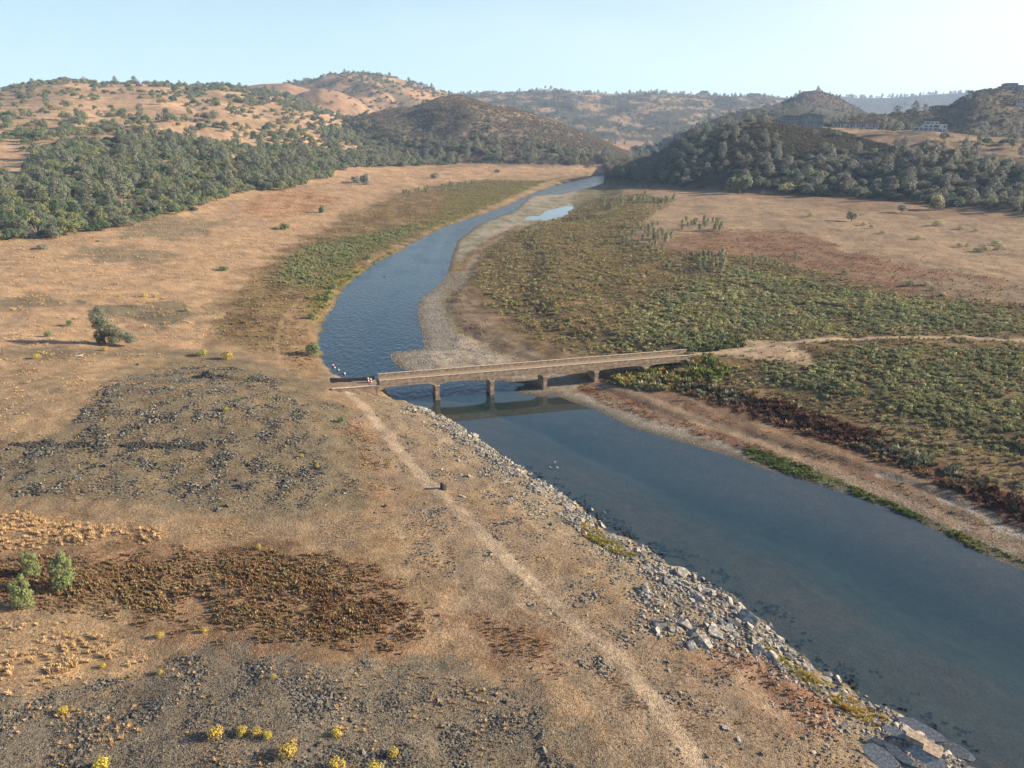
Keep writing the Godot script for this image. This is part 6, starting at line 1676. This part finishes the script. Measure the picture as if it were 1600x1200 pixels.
	grow(it, zone("red_patch_a"), 4.0, 0.15, 0.4, [rust, Color(0.26, 0.14, 0.07)], 0.0)
	grow(it, zone("red_patch_b"), 4.0, 0.15, 0.4, [rust, Color(0.26, 0.14, 0.08), wine * 1.4], 0.0)
	grow(it, zone("knoll_reddish"), 2.0, 0.15, 0.4, [rust, Color(0.30, 0.18, 0.09)], 0.05)
	cover("rusty_weeds", "rust brown weeds in the left foreground", "weeds", weed, M.leaf, it)
	it = []
	grow(it, zone("golden_tufts_a"), 3.2, 0.35, 0.8, [gold, gold * 0.85, Color(0.44, 0.30, 0.16)], -0.35, 0.9, 2.0)
	grow(it, zone("golden_tufts_b"), 3.2, 0.3, 0.75, [gold, gold * 0.85, Color(0.44, 0.30, 0.16)], -0.1, 0.9, 2.0)
	grow(it, zone("stony_front"), 1.3, 0.2, 0.5, [gold, straw, Color(0.42, 0.27, 0.14)], 0.12)
	grow(it, zone("tan_flat"), 1.0, 0.2, 0.5, [gold, straw], 0.1)
	grow(it, zone("golden_upstream"), 0.35, 0.3, 0.75, [gold, gold * 0.9, Color(0.42, 0.27, 0.14)], 0.0)
	grow(it, zone("golden_right"), 0.16, 0.25, 0.6, [gold * 0.8, straw], 0.05)
	grow(it, zone("shelf"), 1.0, 0.12, 0.35, [straw, Color(0.32, 0.2, 0.1)], 0.05)
	grow(it, zone("corridor"), 7.0, 0.08, 0.24, [straw, Color(0.30, 0.17, 0.09), rust], 0.16)
	grow(it, zone("shelf"), 6.0, 0.10, 0.3, [straw, gold, Color(0.32, 0.2, 0.1)], 0.14)
	grow(it, zone("knoll_stones"), 2.4, 0.12, 0.34, [straw, Color(0.36, 0.26, 0.14), rust], 0.12)
	grow(it, zone("knoll_reddish"), 5.0, 0.1, 0.3, [straw, rust, Color(0.34, 0.2, 0.1)], 0.02)
	grow(it, zone("corridor"), 0.9, 0.08, 0.22, [straw, Color(0.3, 0.19, 0.1)], 0.05)
	grow(it, zone("shore_grass_a"), 16.0, 0.25, 0.6, [Color(0.44, 0.27, 0.07), Color(0.30, 0.26, 0.08)], -0.9, 0.9, 0.6)
	grow(it, zone("shore_grass_b"), 14.0, 0.2, 0.55, [Color(0.44, 0.29, 0.08), Color(0.32, 0.28, 0.09)], -0.5, 0.9, 0.6)
	cover("dry_grass", "golden dry grass tufts on the flats and slopes", "grass", tuft, M.straw, it)
	# brush on the hills
	it = []
	rng.seed = 3300
	for i in 15000:
		var d := rng.randf_range(1050.0, 1520.0)
		var x := rng.randf_range(-0.26, 0.22) * d
		if int(far(x, d).y) == 4:
			var s := rng.randf_range(1.2, 2.6)
			it.append([x, d, s, s * 1.1, [Color(0.15, 0.13, 0.092), Color(0.115, 0.112, 0.078), Color(0.165, 0.135, 0.10)][rng.randi() % 3]])
	for p in inside(AREAS.brush_bluff, 0.3):
		var s := rng.randf_range(0.9, 2.2)
		it.append([p.x, p.y, s, s * 1.2, [Color(0.10, 0.085, 0.055), Color(0.075, 0.08, 0.048), Color(0.115, 0.09, 0.06)][rng.randi() % 3]])
	for i in 3000:
		var d := rng.randf_range(1800.0, 2150.0)
		var x := rng.randf_range(0.3, 0.52) * d
		if int(far(x, d).y) == 9:
			var s := rng.randf_range(1.4, 2.8)
			it.append([x, d, s, s, Color(0.11, 0.09, 0.065)])
	for i in 5000:
		var d := rng.randf_range(860.0, 1260.0)
		var x := rng.randf_range(0.42, 0.9) * d
		var f := far(x, d)
		if int(f.y) == 7 or int(f.y) == 6 and noise_b.get_noise_2d(x * 0.02, d * 0.02) > 0.1:
			var s := rng.randf_range(1.0, 2.4)
			it.append([x, d, s, s * 1.2, [Color(0.10, 0.09, 0.055), Color(0.085, 0.09, 0.05), Color(0.13, 0.10, 0.065)][rng.randi() % 3]])
	cover("hillside_brush", "dark chaparral brush on the shaded hills and the bluff", "brush", bush, M.leaf, it)

# ---------------------------------------------------------------- small things
func ball(r: float, squash := 1.0) -> SphereMesh:
	var s := SphereMesh.new()
	s.radius = r
	s.height = r * 2.0 * squash
	s.radial_segments = 14
	s.rings = 8
	return s

func oddments() -> void:
	# red and white floats on the water left of the bridge
	var red := plain(Color(0.26, 0.05, 0.07), 0.6)
	var white := plain(Color(0.48, 0.45, 0.43), 0.6)
	var bw := ["largest red and white float by the left bank above the bridge", "small white float touching the largest float", "pink and white float, middle of the floating line", "red and white float nearest the bridge"]
	for k in 4:
		var p: Vector3 = SPOTS.misc[4 + k]
		var o := root("float", Vector3(p.x, 0.12, -p.y), k * 0.9)
		var s := p.z * 0.3
		solid("body", ball(s), white if k == 1 else red, o)
		var band := solid("band", ball(s * 0.82, 1.0), white, o)
		band.position = Vector3(-0.3 * s, s * 0.45, 0.1 * s)
		tag(o, bw[k], "float", "floats above the bridge")
	# two red and white marker drums at the parapet's left end
	for k in 2:
		var o := root("marker_drum", Vector3(-35.0 - k * 0.75, spot(-35.0 - k * 0.75, 165.6 + k * 0.5).y, -165.6 - k * 0.5))
		for j in 4:
			var c := CylinderMesh.new()
			c.top_radius = 0.27 - j * 0.02
			c.bottom_radius = 0.29 - j * 0.02
			c.height = 0.28
			c.radial_segments = 16
			var part := solid("band", c, red if j % 2 == 0 else white, o)
			part.position.y = 0.14 + j * 0.285
		tag(o, ["dark red and white marker drum touching the bridge's left parapet end", "dark red and white marker drum a step left of the parapet end"][k], "marker drum", "drums at the bridge end")
	# white planks on the grey track
	var p: Vector3 = SPOTS.misc[0]
	var o := root("plank_heap", spot(p.x, p.y, 0.05), 0.1)
	for k in 4:
		var b := solid("plank", box_mesh(Vector3(-1.1 + 0.4 * k, 0.03 * k, -0.14), Vector3(0.3 + 0.4 * k, 0.07 + 0.03 * k, 0.14)), white, o)
		b.rotation = Vector3(0, 0.5 * k - 0.7, 0.03 * k)
	tag(o, "bleached white plank scraps lying on the grey track at left", "planks")
	# concrete block on the corner slabs
	p = SPOTS.misc[1]
	var conc := plain(Color(0.42, 0.33, 0.24), 0.9, M.concrete.albedo_texture, 0.3)
	o = root("concrete_block", spot(p.x, p.y, 0.45), -0.75)
	solid("block", box_mesh(Vector3(-1.3, 0, -0.6), Vector3(0.55, 1.15, 0.6)), conc, o)
	solid("step", box_mesh(Vector3(0.553, -0.1, -0.9), Vector3(2.2, 0.6, 0.9)), conc, o)
	tag(o, "stepped tan concrete block on the slabs at the lower right corner", "concrete block")
	# dead snag
	p = SPOTS.misc[2]
	o = root("dead_tree", spot(p.x, p.y))
	rng.seed = 88
	var st := SurfaceTool.new()
	st.begin(Mesh.PRIMITIVE_TRIANGLES)
	tube(st, Vector3(0, -0.3, 0), Vector3(-0.4, 2.6, 0), 0.32, 0.22)
	for k in 16:
		var a := rng.randf() * TAU
		var b := Vector3(-0.4, rng.randf_range(1.0, 2.7), 0)
		var e := b + Vector3(cos(a) * rng.randf_range(1.5, 4.0), rng.randf_range(0.4, 5.0), sin(a) * 2.0)
		tube(st, b, e, 0.14, 0.05)
		tube(st, b.lerp(e, 0.6), e + Vector3(rng.randf_range(-1.5, 1.5), rng.randf_range(0.2, 1.6), 0), 0.08, 0.02)
	solid("branches", st.commit(), plain(Color(0.24, 0.21, 0.18)), o)
	tag(o, "bare grey dead tree at the lower left edge of the forest", "dead tree")
	# the dark wedge of rock by the trail
	p = SPOTS.person[0]
	o = root("dark_rock", spot(p.x, p.y, 0.0), 0.2)
	var rk := solid("rock", stones[3], plain(Color(0.035, 0.034, 0.036), 0.9), o)
	rk.scale = Vector3(0.6, 2.2, 0.6)
	rk.position.y = 0.5
	rk = solid("rock", stones[5], plain(Color(0.035, 0.034, 0.036), 0.9), o)
	rk.scale = Vector3(1.0, 0.8, 0.9)
	rk.position = Vector3(0.25, 0.15, 0.1)
	tag(o, "black upright wedge of rock beside the dirt trail below the bridge", "rock")
